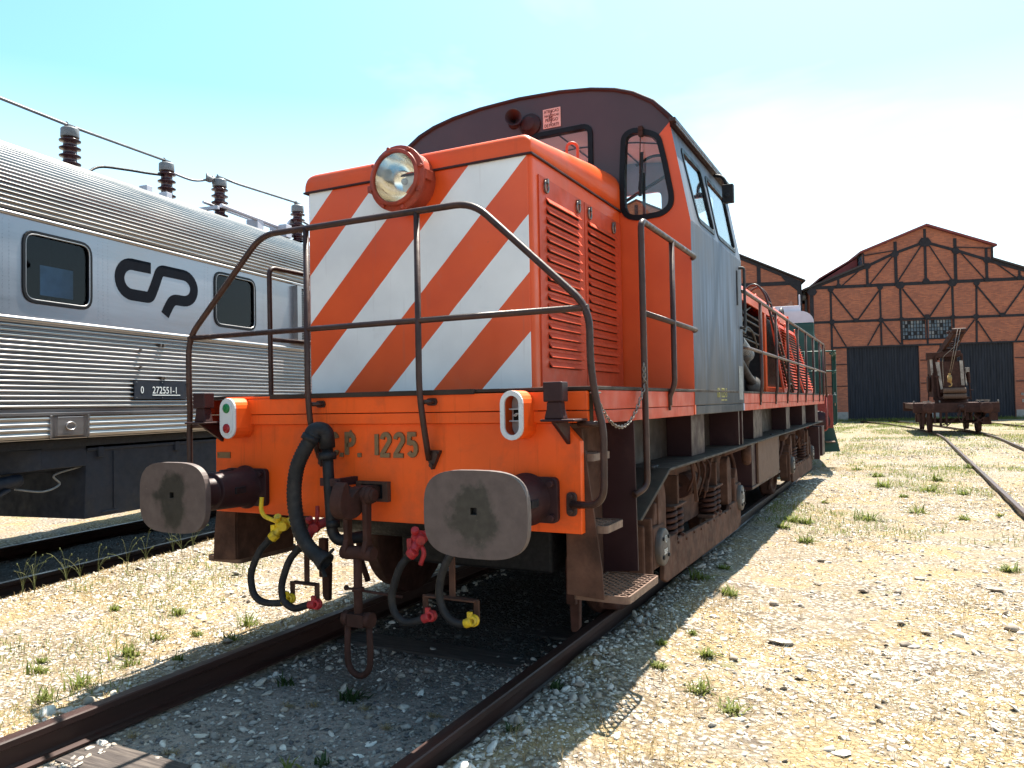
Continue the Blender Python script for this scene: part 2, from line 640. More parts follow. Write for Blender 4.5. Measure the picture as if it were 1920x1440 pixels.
def buffermat():
    m, nt, bs = newmat('greased_buffer_face')
    v, ob = coords(nt)
    sep = nd(nt, 'ShaderNodeSeparateXYZ')
    nt.links.new(ob, sep.inputs[0])
    dx = math2(nt, 'MULTIPLY', math2(nt, 'SUBTRACT', math2(nt, 'ABSOLUTE', sep.outputs['X']), .975), 1.15)
    dz = math2(nt, 'SUBTRACT', sep.outputs['Z'], .93)
    d = math2(nt, 'SQRT', math2(nt, 'ADD', math2(nt, 'MULTIPLY', dx, dx), math2(nt, 'MULTIPLY', dz, dz)))
    d = math2(nt, 'ADD', d, ramp(nt, noise(nt, ob, 7, 5, .6), .2, .8, -.09, .09))
    n1 = noise(nt, ob, 12, 6, .65)
    base = mixc(nt, ramp(nt, n1, .3, .7), (.062, .042, .038), (.100, .073, .064))
    grease = mixc(nt, ramp(nt, noise(nt, ob, 26, 5), .35, .7), (.006, .007, .006), (.022, .022, .018))
    f = ramp(nt, d, .165, .12, 0, .95)
    c = mixc(nt, f, base, grease)
    c = mixc(nt, ramp(nt, noise(nt, ob, 30, 6, .7), .68, .74, 0, .7), c, (.2, .16, .13))
    nt.links.new(c, bs.inputs['Base Color'])
    nt.links.new(ramp(nt, f, 0, 1, .62, .38), bs.inputs['Roughness'])
    bump(nt, bs, n1, .2, .004)
    return m


M['buffer'] = buffermat()


def stainless(name, col=(.40, .38, .38), rough=.36, metal=1.0):
    m, nt, bs = newmat(name)
    v, ob = coords(nt, (1, .12, 1))
    n1 = noise(nt, v, 7, 6, .6)
    n2 = noise(nt, ob, .9, 4)
    c = mixc(nt, ramp(nt, n1, .3, .75), tuple(x * .72 for x in col), col)
    c = mixc(nt, ramp(nt, n2, .5, .75, 0, .35), c, (.30, .24, .20))
    nt.links.new(c, bs.inputs['Base Color'])
    bs.inputs['Metallic'].default_value = metal
    nt.links.new(ramp(nt, n1, .3, .7, rough - .06, rough + .1), bs.inputs['Roughness'])
    bump(nt, bs, noise(nt, v, 3, 3), .06, .01)
    return m


M['stainless'] = stainless('fluted_stainless_steel')
M['roofsteel'] = stainless('fluted_roof_steel', (.28, .26, .25), .34)
M['flatsteel'] = stainless('flat_brushed_steel', (.34, .345, .375), .35, .9)
M['navy'] = paint('navy_black_paint', (.012, .016, .027), .6, var=.25, scale=6, dirt=(.04, .035, .032), amt=.25, dscale=5, spec=.3)
M['logo'] = paint('dark_blue_logo_paint', (.004, .005, .009), .65, var=.1, bmp=0, spec=.06)
M['ceramic'] = paint('brown_porcelain', (.045, .016, .018), .22, var=.2, scale=8, bmp=0, spec=.45)
M['greymetal'] = paint('grey_metal', (.17, .175, .18), .5, metal=.3, var=.25, scale=10)
M['coverpaint'] = paint('dusty_grey_cover', (.075, .065, .06), .6, var=.25, scale=12, dirt=(.09, .06, .045), amt=.5, dscale=10)
M['engine'] = paint('oily_engine_castings', (.035, .03, .028), .5, metal=.3, var=.5, scale=8, dirt=(.12, .10, .085), amt=.4, dscale=9)
M['pipes'] = paint('dull_pipework', (.055, .048, .044), .6, metal=.2, var=.4, scale=9, dirt=(.07, .045, .035), amt=.5, dscale=7)
M['lamprim'] = paint('dark_red_lamp_rim', (.30, .045, .022), .45, var=.25, scale=10, dirt=(.07, .02, .014), amt=.5, dscale=8)
M['sill'] = paint('orange_sill_paint', (.46, .048, .014), .5, var=.15, scale=3, dirt=(.2, .04, .02), amt=.3, dscale=3, wear=1.0)
M['blind'] = paint('pale_blue_blind', (.35, .5, .6), .8, bmp=0)
M['greenpaint'] = paint('dark_green_paint', (.006, .05, .042), .4, var=.2, scale=3)
M['palegrey'] = paint('pale_grey_paint', (.50, .50, .55), .5, var=.1, scale=3)
M['cream'] = paint('cream_white_paint', (.72, .74, .74), .45, var=.08, scale=3, spec=.45)
M['redbrown'] = paint('red_brown_paint', (.20, .03, .022), .5, var=.25, scale=8)
M['doorblue'] = paint('dark_blue_sheet_door', (.017, .019, .027), .6, var=.35, scale=2, stretch=(3, 1, .3), spec=.2)
M['ironframe'] = paint('dark_iron_framing', (.020, .018, .022), .7, var=.3, scale=4, spec=.2)
M['roofred'] = paint('dark_red_roof', (.16, .035, .035), .7, var=.25, scale=2)
M['rooftile'] = paint('dark_roof_tiles', (.045, .035, .035), .8, var=.3, scale=6)
M['concrete'] = paint('concrete_plinth', (.26, .24, .22), .85, var=.2, scale=4)
M['winglass'] = paint('grimy_shed_glass', (.07, .10, .13), .25, var=.5, scale=3, bmp=0)
M['render'] = paint('faded_render', (.30, .15, .11), .9, var=.3, scale=3, dirt=(.16, .07, .05), amt=.4)
M['chalk'] = paint('peeling_white_board', (.30, .26, .23), .8, var=.35, scale=6, dirt=(.07, .045, .035), amt=.65, dscale=5)
M['cloth'] = paint('ochre_hook_block', (.28, .17, .06), .7, var=.3, scale=12)


def brick(name, tone=1.0):
    m, nt, bs = newmat(name)
    v, ob = coords(nt)
    sep = nd(nt, 'ShaderNodeSeparateXYZ')
    nt.links.new(ob, sep.inputs[0])
    cmb = nd(nt, 'ShaderNodeCombineXYZ')
    nt.links.new(sep.outputs['X'], cmb.inputs[0])
    nt.links.new(sep.outputs['Z'], cmb.inputs[1])
    bt = nd(nt, 'ShaderNodeTexBrick')
    nt.links.new(cmb.outputs[0], bt.inputs['Vector'])
    bt.inputs['Color1'].default_value = (.35 * tone, .098 * tone, .043 * tone, 1)
    bt.inputs['Color2'].default_value = (.20 * tone, .055 * tone, .028 * tone, 1)
    bt.inputs['Mortar'].default_value = (.16 * tone, .085 * tone, .06 * tone, 1)
    bt.inputs['Scale'].default_value = 1
    bt.inputs['Brick Width'].default_value = .25
    bt.inputs['Row Height'].default_value = .075
    bt.inputs['Mortar Size'].default_value = .012
    n = noise(nt, ob, .6, 6, .65)
    n2 = noise(nt, ob, 3.5, 6, .7)
    c = mixc(nt, ramp(nt, n, .4, .7, 0, .5), bt.outputs['Color'], (.13 * tone, .045 * tone, .032 * tone))
    c = mixc(nt, ramp(nt, n2, .55, .75, 0, .45), c, (.36 * tone, .13 * tone, .075 * tone))
    nt.links.new(c, bs.inputs['Base Color'])
    bs.inputs['Roughness'].default_value = .9
    bump(nt, bs, bt.outputs['Fac'], -.3, .01)
    return m


M['brick'] = brick('red_brick', 1.28)
M['brick2'] = brick('patched_brick', 1.2)


def groundmat():
    m, nt, bs = newmat('gravelly_ground')
    v, ob = coords(nt)
    vo = nd(nt, 'ShaderNodeTexVoronoi')
    vo.inputs['Scale'].default_value = 26
    nt.links.new(ob, vo.inputs['Vector'])
    v2 = nd(nt, 'ShaderNodeTexVoronoi')
    v2.inputs['Scale'].default_value = 62
    nt.links.new(ob, v2.inputs['Vector'])
    big = noise(nt, ob, .55, 5, .6)
    mid = noise(nt, ob, 4, 6, .65)
    fine = noise(nt, ob, 40, 5, .7)
    sand = mixc(nt, ramp(nt, fine, .3, .7), (.15, .115, .08), (.29, .235, .17))
    wht = mixc(nt, ramp(nt, vo.outputs['Distance'], .1, .6), (.52, .48, .42), (.10, .078, .06))
    c = mixc(nt, ramp(nt, mid, .38, .62), sand, wht)
    straw = mixc(nt, ramp(nt, noise(nt, ob, 90, 3), .35, .65), (.19, .125, .055), (.36, .265, .135))
    sf = math2(nt, 'ADD', noise(nt, ob, 2.2, 7, .7), ramp(nt, big, .3, .7, -.10, .10))
    c = mixc(nt, ramp(nt, sf, .46, .64, 0, .75), c, straw)
    c = mixc(nt, ramp(nt, noise(nt, ob, 23, 6, .75), .58, .72, 0, .75), c, (.10, .07, .045))
    sep = nd(nt, 'ShaderNodeSeparateXYZ')
    nt.links.new(ob, sep.inputs[0])
    # sparse green growth, commoner towards the sheds
    far = ramp(nt, sep.outputs['Y'], 8, 45, -.03, .10)
    gf = math2(nt, 'ADD', noise(nt, ob, 1.3, 7, .72), far)
    c = mixc(nt, ramp(nt, gf, .60, .70, 0, .75), c, (.10, .13, .035))
    # bed of the orange engine's track, darker under the engine
    axx = math2(nt, 'ABSOLUTE', math2(nt, 'ADD', sep.outputs['X'], ramp(nt, mid, 0, 1, -.25, .25)))
    bed = ramp(nt, axx, .95, .6, 0, 1)
    bedc = mixc(nt, ramp(nt, mid, .35, .65), (.29, .245, .215), (.165, .143, .128))
    bed_dark = ramp(nt, math2(nt, 'ADD', sep.outputs['Y'], ramp(nt, big, .2, .8, -.7, .7)), .0, .7, 0, 1)
    bedc = mixc(nt, bed_dark, bedc, (.035, .032, .031))
    bed = math2(nt, 'MULTIPLY', bed, ramp(nt, sep.outputs['Y'], 13, 11, 0, .9))
    c = mixc(nt, bed, c, bedc)
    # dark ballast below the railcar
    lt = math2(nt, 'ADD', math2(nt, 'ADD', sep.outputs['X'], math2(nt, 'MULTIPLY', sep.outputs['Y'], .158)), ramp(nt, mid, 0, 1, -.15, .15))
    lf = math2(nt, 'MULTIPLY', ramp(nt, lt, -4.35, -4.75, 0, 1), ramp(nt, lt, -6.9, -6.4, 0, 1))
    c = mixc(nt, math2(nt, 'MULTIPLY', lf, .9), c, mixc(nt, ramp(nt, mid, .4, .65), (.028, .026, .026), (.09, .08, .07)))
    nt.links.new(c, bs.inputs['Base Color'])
    bs.inputs['Roughness'].default_value = .95
    bs.inputs['Specular IOR Level'].default_value = .2
    h = math2(nt, 'ADD', math2(nt, 'MULTIPLY', vo.outputs['Distance'], -1), math2(nt, 'MULTIPLY', v2.outputs['Distance'], -.5))
    h = math2(nt, 'ADD', h, math2(nt, 'MULTIPLY', fine, .6))
    bump(nt, bs, h, .8, .03)
    return m


M['ground'] = groundmat()


def islandmat(name, cols, rough=.85, trans=False):
    m, nt, bs = newmat(name)
    g = nd(nt, 'ShaderNodeNewGeometry')
    cr = nd(nt, 'ShaderNodeValToRGB')
    cr.color_ramp.interpolation = 'LINEAR'
    els = cr.color_ramp.elements
    k = len(cols) - 1
    els[0].color = (*cols[0], 1)
    els[1].color = (*cols[k], 1)
    for i in range(1, k):
        e = els.new(i / k)
        e.color = (*cols[i], 1)
    nt.links.new(g.outputs['Random Per Island'], cr.inputs[0])
    v, ob = coords(nt)
    c = mixc(nt, ramp(nt, noise(nt, ob, 55, 4), .3, .75, 0, .45), cr.outputs[0], tuple(x * .55 for x in cols[0]))
    nt.links.new(c, bs.inputs['Base Color'])
    bs.inputs['Roughness'].default_value = rough
    bs.inputs['Specular IOR Level'].default_value = .25
    if trans:
        tl = nd(nt, 'ShaderNodeBsdfTranslucent')
        nt.links.new(c, tl.inputs[0])
        mx = nd(nt, 'ShaderNodeMixShader')
        mx.inputs[0].default_value = .45
        nt.links.new(bs.outputs[0], mx.inputs[1])
        nt.links.new(tl.outputs[0], mx.inputs[2])
        nt.links.new(mx.outputs[0], nt.nodes['Material Output'].inputs['Surface'])
    return m


M['stone'] = islandmat('pale_ballast_stone', [(.20, .155, .12), (.50, .45, .385), (.70, .67, .61), (.38, .32, .25), (.64, .60, .545), (.26, .205, .155), (.58, .53, .46)])
M['darkstone'] = islandmat('oily_ballast_stone', [(.06, .055, .05), (.32, .29, .26), (.12, .11, .10), (.46, .43, .39), (.21, .185, .16), (.09, .085, .09), (.38, .35, .31)])
M['blackstone'] = islandmat('near_black_stone', [(.02, .019, .018), (.07, .066, .06), (.03, .028, .027), (.12, .112, .10), (.045, .042, .04)])  # darkest set of bed stones, laid under the engine
M['straw'] = islandmat('dry_straw', [(.27, .18, .08), (.44, .34, .185), (.17, .10, .045), (.37, .27, .13), (.24, .20, .075), (.50, .42, .27)], .8, True)
M['weed'] = islandmat('green_weed_leaf', [(.10, .13, .022), (.19, .22, .05), (.13, .16, .03), (.24, .24, .075)], .6, True)
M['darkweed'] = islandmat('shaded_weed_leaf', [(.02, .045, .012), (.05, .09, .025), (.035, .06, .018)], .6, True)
M['stem'] = islandmat('wild_grass_stem', [(.16, .19, .07), (.30, .30, .14), (.12, .16, .05)], .7, True)

# ------------------------------------------------------------------ ground
PH = R(9)


def vnoise(x, y, sc, seed):
    r = np.random.default_rng(seed)
    T = r.random((64, 64))
    X, Y = x * sc, y * sc
    xi, yi = np.floor(X).astype(int), np.floor(Y).astype(int)
    fx, fy = X - xi, Y - yi
    fx, fy = fx * fx * (3 - 2 * fx), fy * fy * (3 - 2 * fy)
    g = lambda i, j: T[i % 64, j % 64]
    return (g(xi, yi) * (1 - fx) + g(xi + 1, yi) * fx) * (1 - fy) + (g(xi, yi + 1) * (1 - fx) + g(xi + 1, yi + 1) * fx) * fy - .5


def sst(a, b, x):
    t = np.clip((x - a) / (b - a), 0, 1)
    return t * t * (3 - 2 * t)


def gh(x, y):
    x, y = np.asarray(x, float), np.asarray(y, float)
    h = -.155 + .05 * vnoise(x, y, .35, 1) + .03 * vnoise(x, y, 1.3, 2) + .018 * vnoise(x, y, 4.1, 3) + .010 * vnoise(x, y, 11, 4)
    ax = np.abs(x)
    h = h - .02 * (1 - sst(.5, .85, ax)) - .02 * np.exp(-((ax - .78) / .08) ** 2) + .062 * sst(.86, .93, ax) * (1 - sst(1.15, 1.7, ax)) * (1 - sst(12, 16, y))
    near = (x > -3.6) & (x < 3)
    lt = x * math.cos(PH) + y * math.sin(PH)
    d = sst(-4.1, -4.5, lt) * sst(-7.0, -6.5, lt)
    h = h - d * .11 + .03 * np.exp(-((lt + 3.9) / .3) ** 2)
    return h


def axis(lo, dlo, dhi, hi, st, g=1.16):
    a = list(np.arange(dlo, dhi, st))
    s = st
    p = dhi
    while p < hi:
        a.append(p)
        s *= g
        p += s
    a.append(hi)
    s = st
    p = dlo
    b = []
    while p > lo:
        s *= g
        p -= s
        b.append(max(p, lo))
    return np.array(b[::-1] + a)


def fastmesh(name, V, F, mats, k=None, parent=None, smooth=False):
    """V (n,3), F (m,k) arrays"""
    me = bpy.data.meshes.new(name)
    V = np.asarray(V, np.float32)
    F = np.asarray(F, np.int32)
    me.vertices.add(len(V))
    me.vertices.foreach_set('co', V.ravel())
    me.loops.add(F.size)
    me.loops.foreach_set('vertex_index', F.ravel())
    me.polygons.add(len(F))
    me.polygons.foreach_set('loop_start', np.arange(0, F.size, F.shape[1], dtype=np.int32))
    if smooth:
        me.polygons.foreach_set('use_smooth', np.ones(len(F), bool))
    me.update(calc_edges=True)
    me.validate()
    me.materials.append(mats)
    ob = bpy.data.objects.new(name, me)
    COL.objects.link(ob)
    if parent:
        ob.parent = parent
    return ob


gx = axis(-500, -7.5, 6.5, 500, .055)
gy = axis(-60, -2.6, 8, 900, .055)
GX, GY = np.meshgrid(gx, gy)
GZ = gh(GX, GY)
GZ = np.where((np.abs(GX) > 60) | (GY > 90), -.16, GZ)
nx, ny = len(gx), len(gy)
idx = np.arange(nx * ny).reshape(ny, nx)
q = np.stack([idx[:-1, :-1], idx[:-1, 1:], idx[1:, 1:], idx[1:, :-1]], -1).reshape(-1, 4)
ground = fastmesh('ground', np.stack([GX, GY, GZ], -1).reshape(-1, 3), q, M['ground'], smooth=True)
tag(ground, kind='structure')

# ------------------------------------------------------------------ scattered ballast
def ico(sub, seed, squash=.5):
    bm = bmesh.new()
    bmesh.ops.create_icosphere(bm, subdivisions=sub, radius=1)
    r = np.random.default_rng(seed)
    V = np.array([v.co[:] for v in bm.verts])
    F = np.array([[v.index for v in f.verts] for f in bm.faces])
    bm.free()
    # chop with a few random planes for a broken-stone look
    for _ in range(10):
        n = r.normal(size=3)
        n /= np.linalg.norm(n)
        d = r.uniform(.35, .8)
        t = V @ n - d
        V = V - np.outer(np.clip(t, 0, None), n)
    V += r.normal(0, .05, V.shape)
    V *= np.array([1, r.uniform(.6, .95), squash * r.uniform(.6, 1.1)])
    return V, F


def scatter(name, P, size, protos, matr, up=.25, seed=5):
    r = np.random.default_rng(seed)
    Vs, Fs = [], []
    off = 0
    which = r.integers(0, len(protos), len(P))
    for k, (PV, PF) in enumerate(protos):
        sel = np.where(which == k)[0]
        n = len(sel)
        if not n:
            continue
        az = r.uniform(0, 2 * PI, n)
        tx = r.normal(0, .3, n)
        c, s_ = np.cos(az), np.sin(az)
        sz = size[sel]
        v = np.repeat(PV[None], n, 0) * sz[:, None, None]
        z = v[:, :, 2] + v[:, :, 0] * tx[:, None]
        X = v[:, :, 0] * c[:, None] - v[:, :, 1] * s_[:, None]
        Y = v[:, :, 0] * s_[:, None] + v[:, :, 1] * c[:, None]
        v = np.stack([X + P[sel, 0][:, None], Y + P[sel, 1][:, None], z + P[sel, 2][:, None] + (sz * up)[:, None]], -1)
        m = len(PV)
        Vs.append(v.reshape(-1, 3))
        Fs.append((PF[None] + (np.arange(n) * m)[:, None, None]).reshape(-1, 3) + off)
        off += n * m
    return fastmesh(name, np.concatenate(Vs), np.concatenate(Fs), matr)


def spread(n, x0, x1, y0, y1, seed, keep=None):
    r = np.random.default_rng(seed)
    x, y = r.uniform(x0, x1, n), r.uniform(y0, y1, n)
    if keep is not None:
        k = keep(x, y, r)
        x, y = x[k], y[k]
    return np.stack([x, y, gh(x, y)], -1)


def offrail(x, y, r):
    ok = (np.abs(np.abs(x) - .87) > .075) & (np.abs(x - 4.05) > .07) & (np.abs(x - 5.68) > .07)
    # only what the camera's surroundings can show
    rel = np.arctan2(x - CAMP.x, y - CAMP.y) - CY
    return ok & (np.abs(rel) < R(46))


protos1 = [ico(1, k) for k in range(5)]
protos2 = [ico(2, 20 + k) for k in range(6)]
def outbed(x, y, r):
    lt = x * math.cos(PH) + y * math.sin(PH)
    dark = (np.abs(x) < .80) | ((lt < -4.45) & (lt > -6.7))
    return offrail(x, y, r) & ~dark & (vnoise(x, y, .9, 9) + r.normal(0, .22, len(x)) > -.12)
def inbed(x, y, r):
    lt = x * math.cos(PH) + y * math.sin(PH)
    return offrail(x, y, r) & ((np.abs(x) < .80) | ((lt < -4.45) & (lt > -6.7)))
parts = [spread(130000, -5, 5, -2.6, 4.2, 31, outbed), spread(90000, -7, 9, 4.2, 12, 32, outbed), spread(40000, -3, 12, 12, 30, 33, outbed)]
P = np.concatenate(parts)
dist = np.hypot(P[:, 0] - CAMP.x, P[:, 1] - CAMP.y)
sz = rng.lognormal(math.log(.0088), .5, len(P)) * (1 + dist * .05)
tag(scatter('ballast', P, np.clip(sz, .005, .05), protos1, M['stone'], -.05, 51), kind='stuff')
P = np.concatenate([spread(2800, -5, 5, -2.6, 6, 35, outbed), spread(1500, 0, 9, 6, 22, 36, outbed)])
tag(scatter('large_ballast', P, rng.lognormal(math.log(.023), .42, len(P)), protos2, M['stone'], .0, 52), kind='stuff')
P = spread(9000, -.8, .8, .55, 4.5, 39, inbed)
tag(scatter('near_black_gravel', P, rng.lognormal(math.log(.010), .5, len(P)), protos1, M['blackstone'], .1, 55), kind='stuff')
P = np.concatenate([spread(10000, -.8, .8, -2.4, .75, 37, inbed), spread(2600, -7, -4, -2, 9, 38, inbed)])
tag(scatter('track_bed_gravel', P, rng.lognormal(math.log(.0085), .55, len(P)), protos1, M['darkstone'], .15, 53), kind='stuff')
# a rim of bigger stones along both rails
rr = []
for xc, n, sd_ in ((-1.04, 420, 40), (1.04, 420, 41), (-.70, 300, 42), (.70, 300, 43)):
    g = np.random.default_rng(sd_)
    x = xc + g.normal(0, .055, n)
    y = g.uniform(-2.4, 4.5, n)
    rr.append(np.stack([x, y, gh(x, y)], -1))
g = np.random.default_rng(49)
x, y = g.uniform(-.72, .72, 420), g.uniform(-2.2, .7, 420)
rr.append(np.stack([x, y, gh(x, y) - .004], -1))
P = np.concatenate(rr)
tag(scatter('railside_stones', P, rng.lognormal(math.log(.0185), .4, len(P)), protos2, M['stone'], .2, 54), kind='stuff')

# lone rocks you could pick up
ROCKS = [(1.95, 4.54, .055), (2.0, 3.48, .05), (2.61, 3.49, .055), (2.37, 3.42, .06), (3.33, 3.82, .075), (1.78, 2.64, .05), (2.79, 2.33, .05), (2.64, 2.47, .06),
         (2.67, 1.99, .045), (1.73, 1.22, .045), (2.79, 4.08, .06), (3.31, 2.67, .06), (2.13, 1.08, .035), (1.1, .3, .05), (1.02, -.25, .045), (.18, -.32, .035), (-1.28, -.33, .05), (-1.16, -.95, .05), (-1.3, .12, .055)]
for k, (x, y, s_) in enumerate(ROCKS):
    PV, PF = protos2[k % 6]
    az = k * 2.4
    V = PV * s_
    V = np.stack([V[:, 0] * math.cos(az) - V[:, 1] * math.sin(az), V[:, 0] * math.sin(az) + V[:, 1] * math.cos(az), V[:, 2]], -1)
    ob = fastmesh('rock', V, PF, M['stone'])
    ob.location = (x, y, float(gh(x, y)) + s_ * .25)
    tag(ob, 'pale loose rock larger than the gravel around it', 'rock', 'loose rocks lying on the gravel')

# ------------------------------------------------------------------ grass
def blades(name, P, ln, wd, matr, lean=.9, seed=3, parent=None, curl=.5):
    r = np.random.default_rng(seed)
    n = len(P)
    az = r.uniform(0, 2 * PI, n)
    le = np.clip(r.normal(lean, .35, n), .02, 1.5)
    d = np.stack([np.cos(az) * np.sin(le), np.sin(az) * np.sin(le), np.cos(le)], -1)
    d2 = np.stack([np.cos(az) * np.sin(le + curl), np.sin(az) * np.sin(le + curl), np.cos(le + curl)], -1)
    sdv = np.stack([-np.sin(az), np.cos(az), np.zeros(n)], -1) * wd[:, None]
    a = P
    b = P + d * (ln * .55)[:, None]
    c = b + d2 * (ln * .45)[:, None]
    V = np.stack([a - sdv, a + sdv, b + sdv * .8, b - sdv * .8, c], 1).reshape(-1, 3)
    o = np.arange(n)[:, None] * 5
    F = np.concatenate([np.array([[0, 1, 2]]) + o, np.array([[0, 2, 3]]) + o, np.array([[3, 2, 4]]) + o])
    return fastmesh(name, V, F, matr, parent=parent)


def clump(x, y, r):
    return outbed(x, y, r) & (vnoise(x, y, 1.1, 15) + .6 * vnoise(x, y, 3.3, 16) + r.normal(0, .16, len(x)) > -.02)


P = np.concatenate([spread(170000, -5, 5, -2.4, 5, 61, clump), spread(130000, -6, 9, 5, 15, 62, clump), spread(60000, -2, 13, 15, 36, 63, clump)])
dist = np.hypot(P[:, 0] - CAMP.x, P[:, 1] - CAMP.y)
ln = rng.uniform(.015, .055, len(P)) * (1 + dist * .03)
tag(blades('dry_grass', P, ln, .0011 * (1 + dist * .14), M['straw'], 1.15, 71), kind='stuff')



def stalky(x, y, r):
    return outbed(x, y, r) & (vnoise(x, y, 1.9, 18) + vnoise(x, y, 5.3, 19) + r.normal(0, .06, len(x)) > .30)


P = np.concatenate([spread(9000, 1.0, 2.3, -1.5, 8, 81, stalky), spread(5000, -4.2, -1.05, -1.6, 4, 82, stalky), spread(12000, 1.2, 5, -1.5, 10, 83, stalky)])
tag(blades('dry_stalks', P, rng.uniform(.035, .115, len(P)), np.full(len(P), .0013), M['straw'], .45, 74), kind='stuff')


def patch(x, y, r):
    a, b = .8 * x + .6 * y, .8 * y - .6 * x
    return offrail(x, y, r) & (vnoise(a, b, .55, 25) + .7 * vnoise(x, y, 2.3, 26) + .4 * vnoise(a, b, 5.1, 27) + r.normal(0, .06, len(x)) > .30 - .007 * np.clip(y, 0, 26))


P = np.concatenate([spread(34000, 1.0, 10, 6, 16, 64, patch), spread(80000, -4, 14, 16, 50, 65, patch), spread(9000, -4.2, -1.1, -2, 5, 66, patch)])
dist = np.hypot(P[:, 0] - CAMP.x, P[:, 1] - CAMP.y)
tag(blades('green_grass', P, rng.uniform(.03, .09, len(P)) * (1 + dist * .015), .0013 * (1 + dist * .16), M['weed'], .6, 72), kind='stuff')
# uncut strip along the foot of the sheds
g = np.random.default_rng(67)
n = 6000
sx = g.uniform(-16, 6.5, n)
dy = np.abs(g.normal(0, .5, n))
a15 = R(15)
x = 18.7 * math.cos(a15) - 52.1 * math.sin(a15) + sx * math.cos(a15) + dy * math.sin(a15)
y = 18.7 * math.sin(a15) + 52.1 * math.cos(a15) + sx * math.sin(a15) - dy * math.cos(a15)
P = np.stack([x, y, gh(x, y)], -1)
tag(blades('weed_strip', P, g.uniform(.06, .34, n), np.full(n, .010), M['weed'], .4, 73), kind='stuff')


def weed(x, y, sz, n, matr, label, grp, seed, lean=.75, wd=.006):
    r = np.random.default_rng(seed)
    c = np.stack([r.normal(0, sz * .28, n), r.normal(0, sz * .28, n), np.zeros(n)], -1)
    ob = blades('weed', c, r.uniform(.5, 1.2, n) * sz, np.full(n, wd) * r.uniform(.6, 1.3, n), matr, lean, seed)
    ob.location = (x, y, float(gh(x, y)))
    return tag(ob, label, 'weed', grp)


SUNW = [(1.62, 8.85), (1.7, 5.59), (1.37, 6.2), (2.68, 9.99), (3.03, 10.99), (3.25, 12.63), (3.52, 10.59), (2.24, 7.43), (2.83, 8.24), (3.35, 7.76), (3.78, 8.27), (3.51, 4.68), (1.44, 2.65), (1.8, 14.57), (2.35, 11.4), (2.23, 13.26), (3.93, 15.72), (1.4, 6.85), (1.54, 6.9), (1.39, .81), (1.42, 1.5), (1.88, .44), (1.41, 2.7), (1.3, 1.19), (1.67, .64), (1.59, 1.2), (1.21, 3.54), (1.13, 2.96)]
for k, (x, y) in enumerate(SUNW):
    d = math.hypot(x - CAMP.x, y - CAMP.y)
    weed(x, y, (.045 + .009 * d) * (.5 + 1.0 * ((k * 37) % 10) / 10), 60, M['weed'], 'small green weed tuft in the gravel right of the orange locomotive', 'weed tufts right of the locomotive', 100 + k, .95, .0026 + .0005 * d)
LEFTW = [(-2.28, -.49), (-2.11, -.61), (-1.56, -.7), (-3.03, .56), (-2.4, .66), (-1.79, .31), (-1.95, .11), (-1.84, -.19), (-1.66, -.33), (-1.52, -.95), (-1.31, -.26), (-1.32, .16), (-1.59, .61)]
for k, (x, y) in enumerate(LEFTW):
    weed(x, y, (.055 + .085 * ((k * 7) % 5) / 5), 50, M['weed'], 'small green weed tuft on the sunlit ground between the two tracks', 'weed tufts between the tracks', 150 + k, .7, .005)
BTW = [(-.06, -.17, .10, 40, 'darkweed', 'dark green bushy weed below the hanging coupling shackle'), (-.55, -.14, .10, 18, 'darkweed', 'thin weed with dry stalks by the left rail under the buffer'),
       (.23, -.97, .07, 26, 'weed', 'bright green broad leaved weed at the bottom edge between the rails'), (.32, -.84, .06, 20, 'darkweed', 'dull grey green weed between the rails beside the bright one'),
       (.89 + .13, -.35, .06, 20, 'darkweed', 'dark weed growing right beside the right rail in shade'), (.84 + .16, .25, .07, 24, 'darkweed', 'dark weed in the shade below the bottom cab step')]
for k, (x, y, s_, n, mm, lb) in enumerate(BTW):
    weed(x, y, s_, n, M[mm], lb, None, 180 + k, .7, .006)
for k, (x, y) in enumerate([(-.29, -.4), (-.17, -.33), (.1, -.24), (.35, -.39), (.48, -.17), (-.39, -1.06), (-.69, -1.03), (-.05, -1.05)]):
    r_ = weed(x, y, .055, 60, M['straw'], 'withered straw coloured tuft in the shaded bed between the rails', 'withered tufts between the rails', 190 + k, 1.0, .0012)
for k, (x, y) in enumerate([(-4.25, 2.12), (-4.09, 1.46), (-4.09, .56), (-4.11, .47), (-4.17, 1.21), (-4.08, .84), (-4.21, 2.2), (-4.21, 2.34), (-4.21, 1.76), (-4.09, .98)]):
    g = random.Random(k)
    mb = MB()
    for q in range(6):
        a, l = g.uniform(0, 6.3), g.uniform(.15, .36)
        sw = g.uniform(.02, .12)
        pts = spline([(0, 0, 0), (sw * .2 * math.cos(a), sw * .2 * math.sin(a), l * .5), (sw * math.cos(a), sw * math.sin(a), l * .9), (sw * 1.6 * math.cos(a), sw * 1.6 * math.sin(a), l)], 3)
        mb.tube(pts, .0015, 4)
        if q % 2:
            mb.ball(pts[-1], .006, .006, .010, 6)
    ob = mb.build('tall_weed', M['stem'])
    ob.location = (x, y, float(gh(x, y)))
    tag(ob, 'tall thin wild grass stems at the shadow edge beside the railcar', 'weed', 'tall stems along the railcar track')

# ------------------------------------------------------------------ tracks
RPROF = [(-.035, -.006), (-.029, 0), (.029, 0), (.035, -.006), (.035, -.034), (.012, -.046), (.009, -.118), (.022, -.128), (.062, -.138), (.062, -.148), (-.062, -.148), (-.062, -.138), (-.022, -.128), (-.009, -.118), (-.012, -.046), (-.035, -.034)]


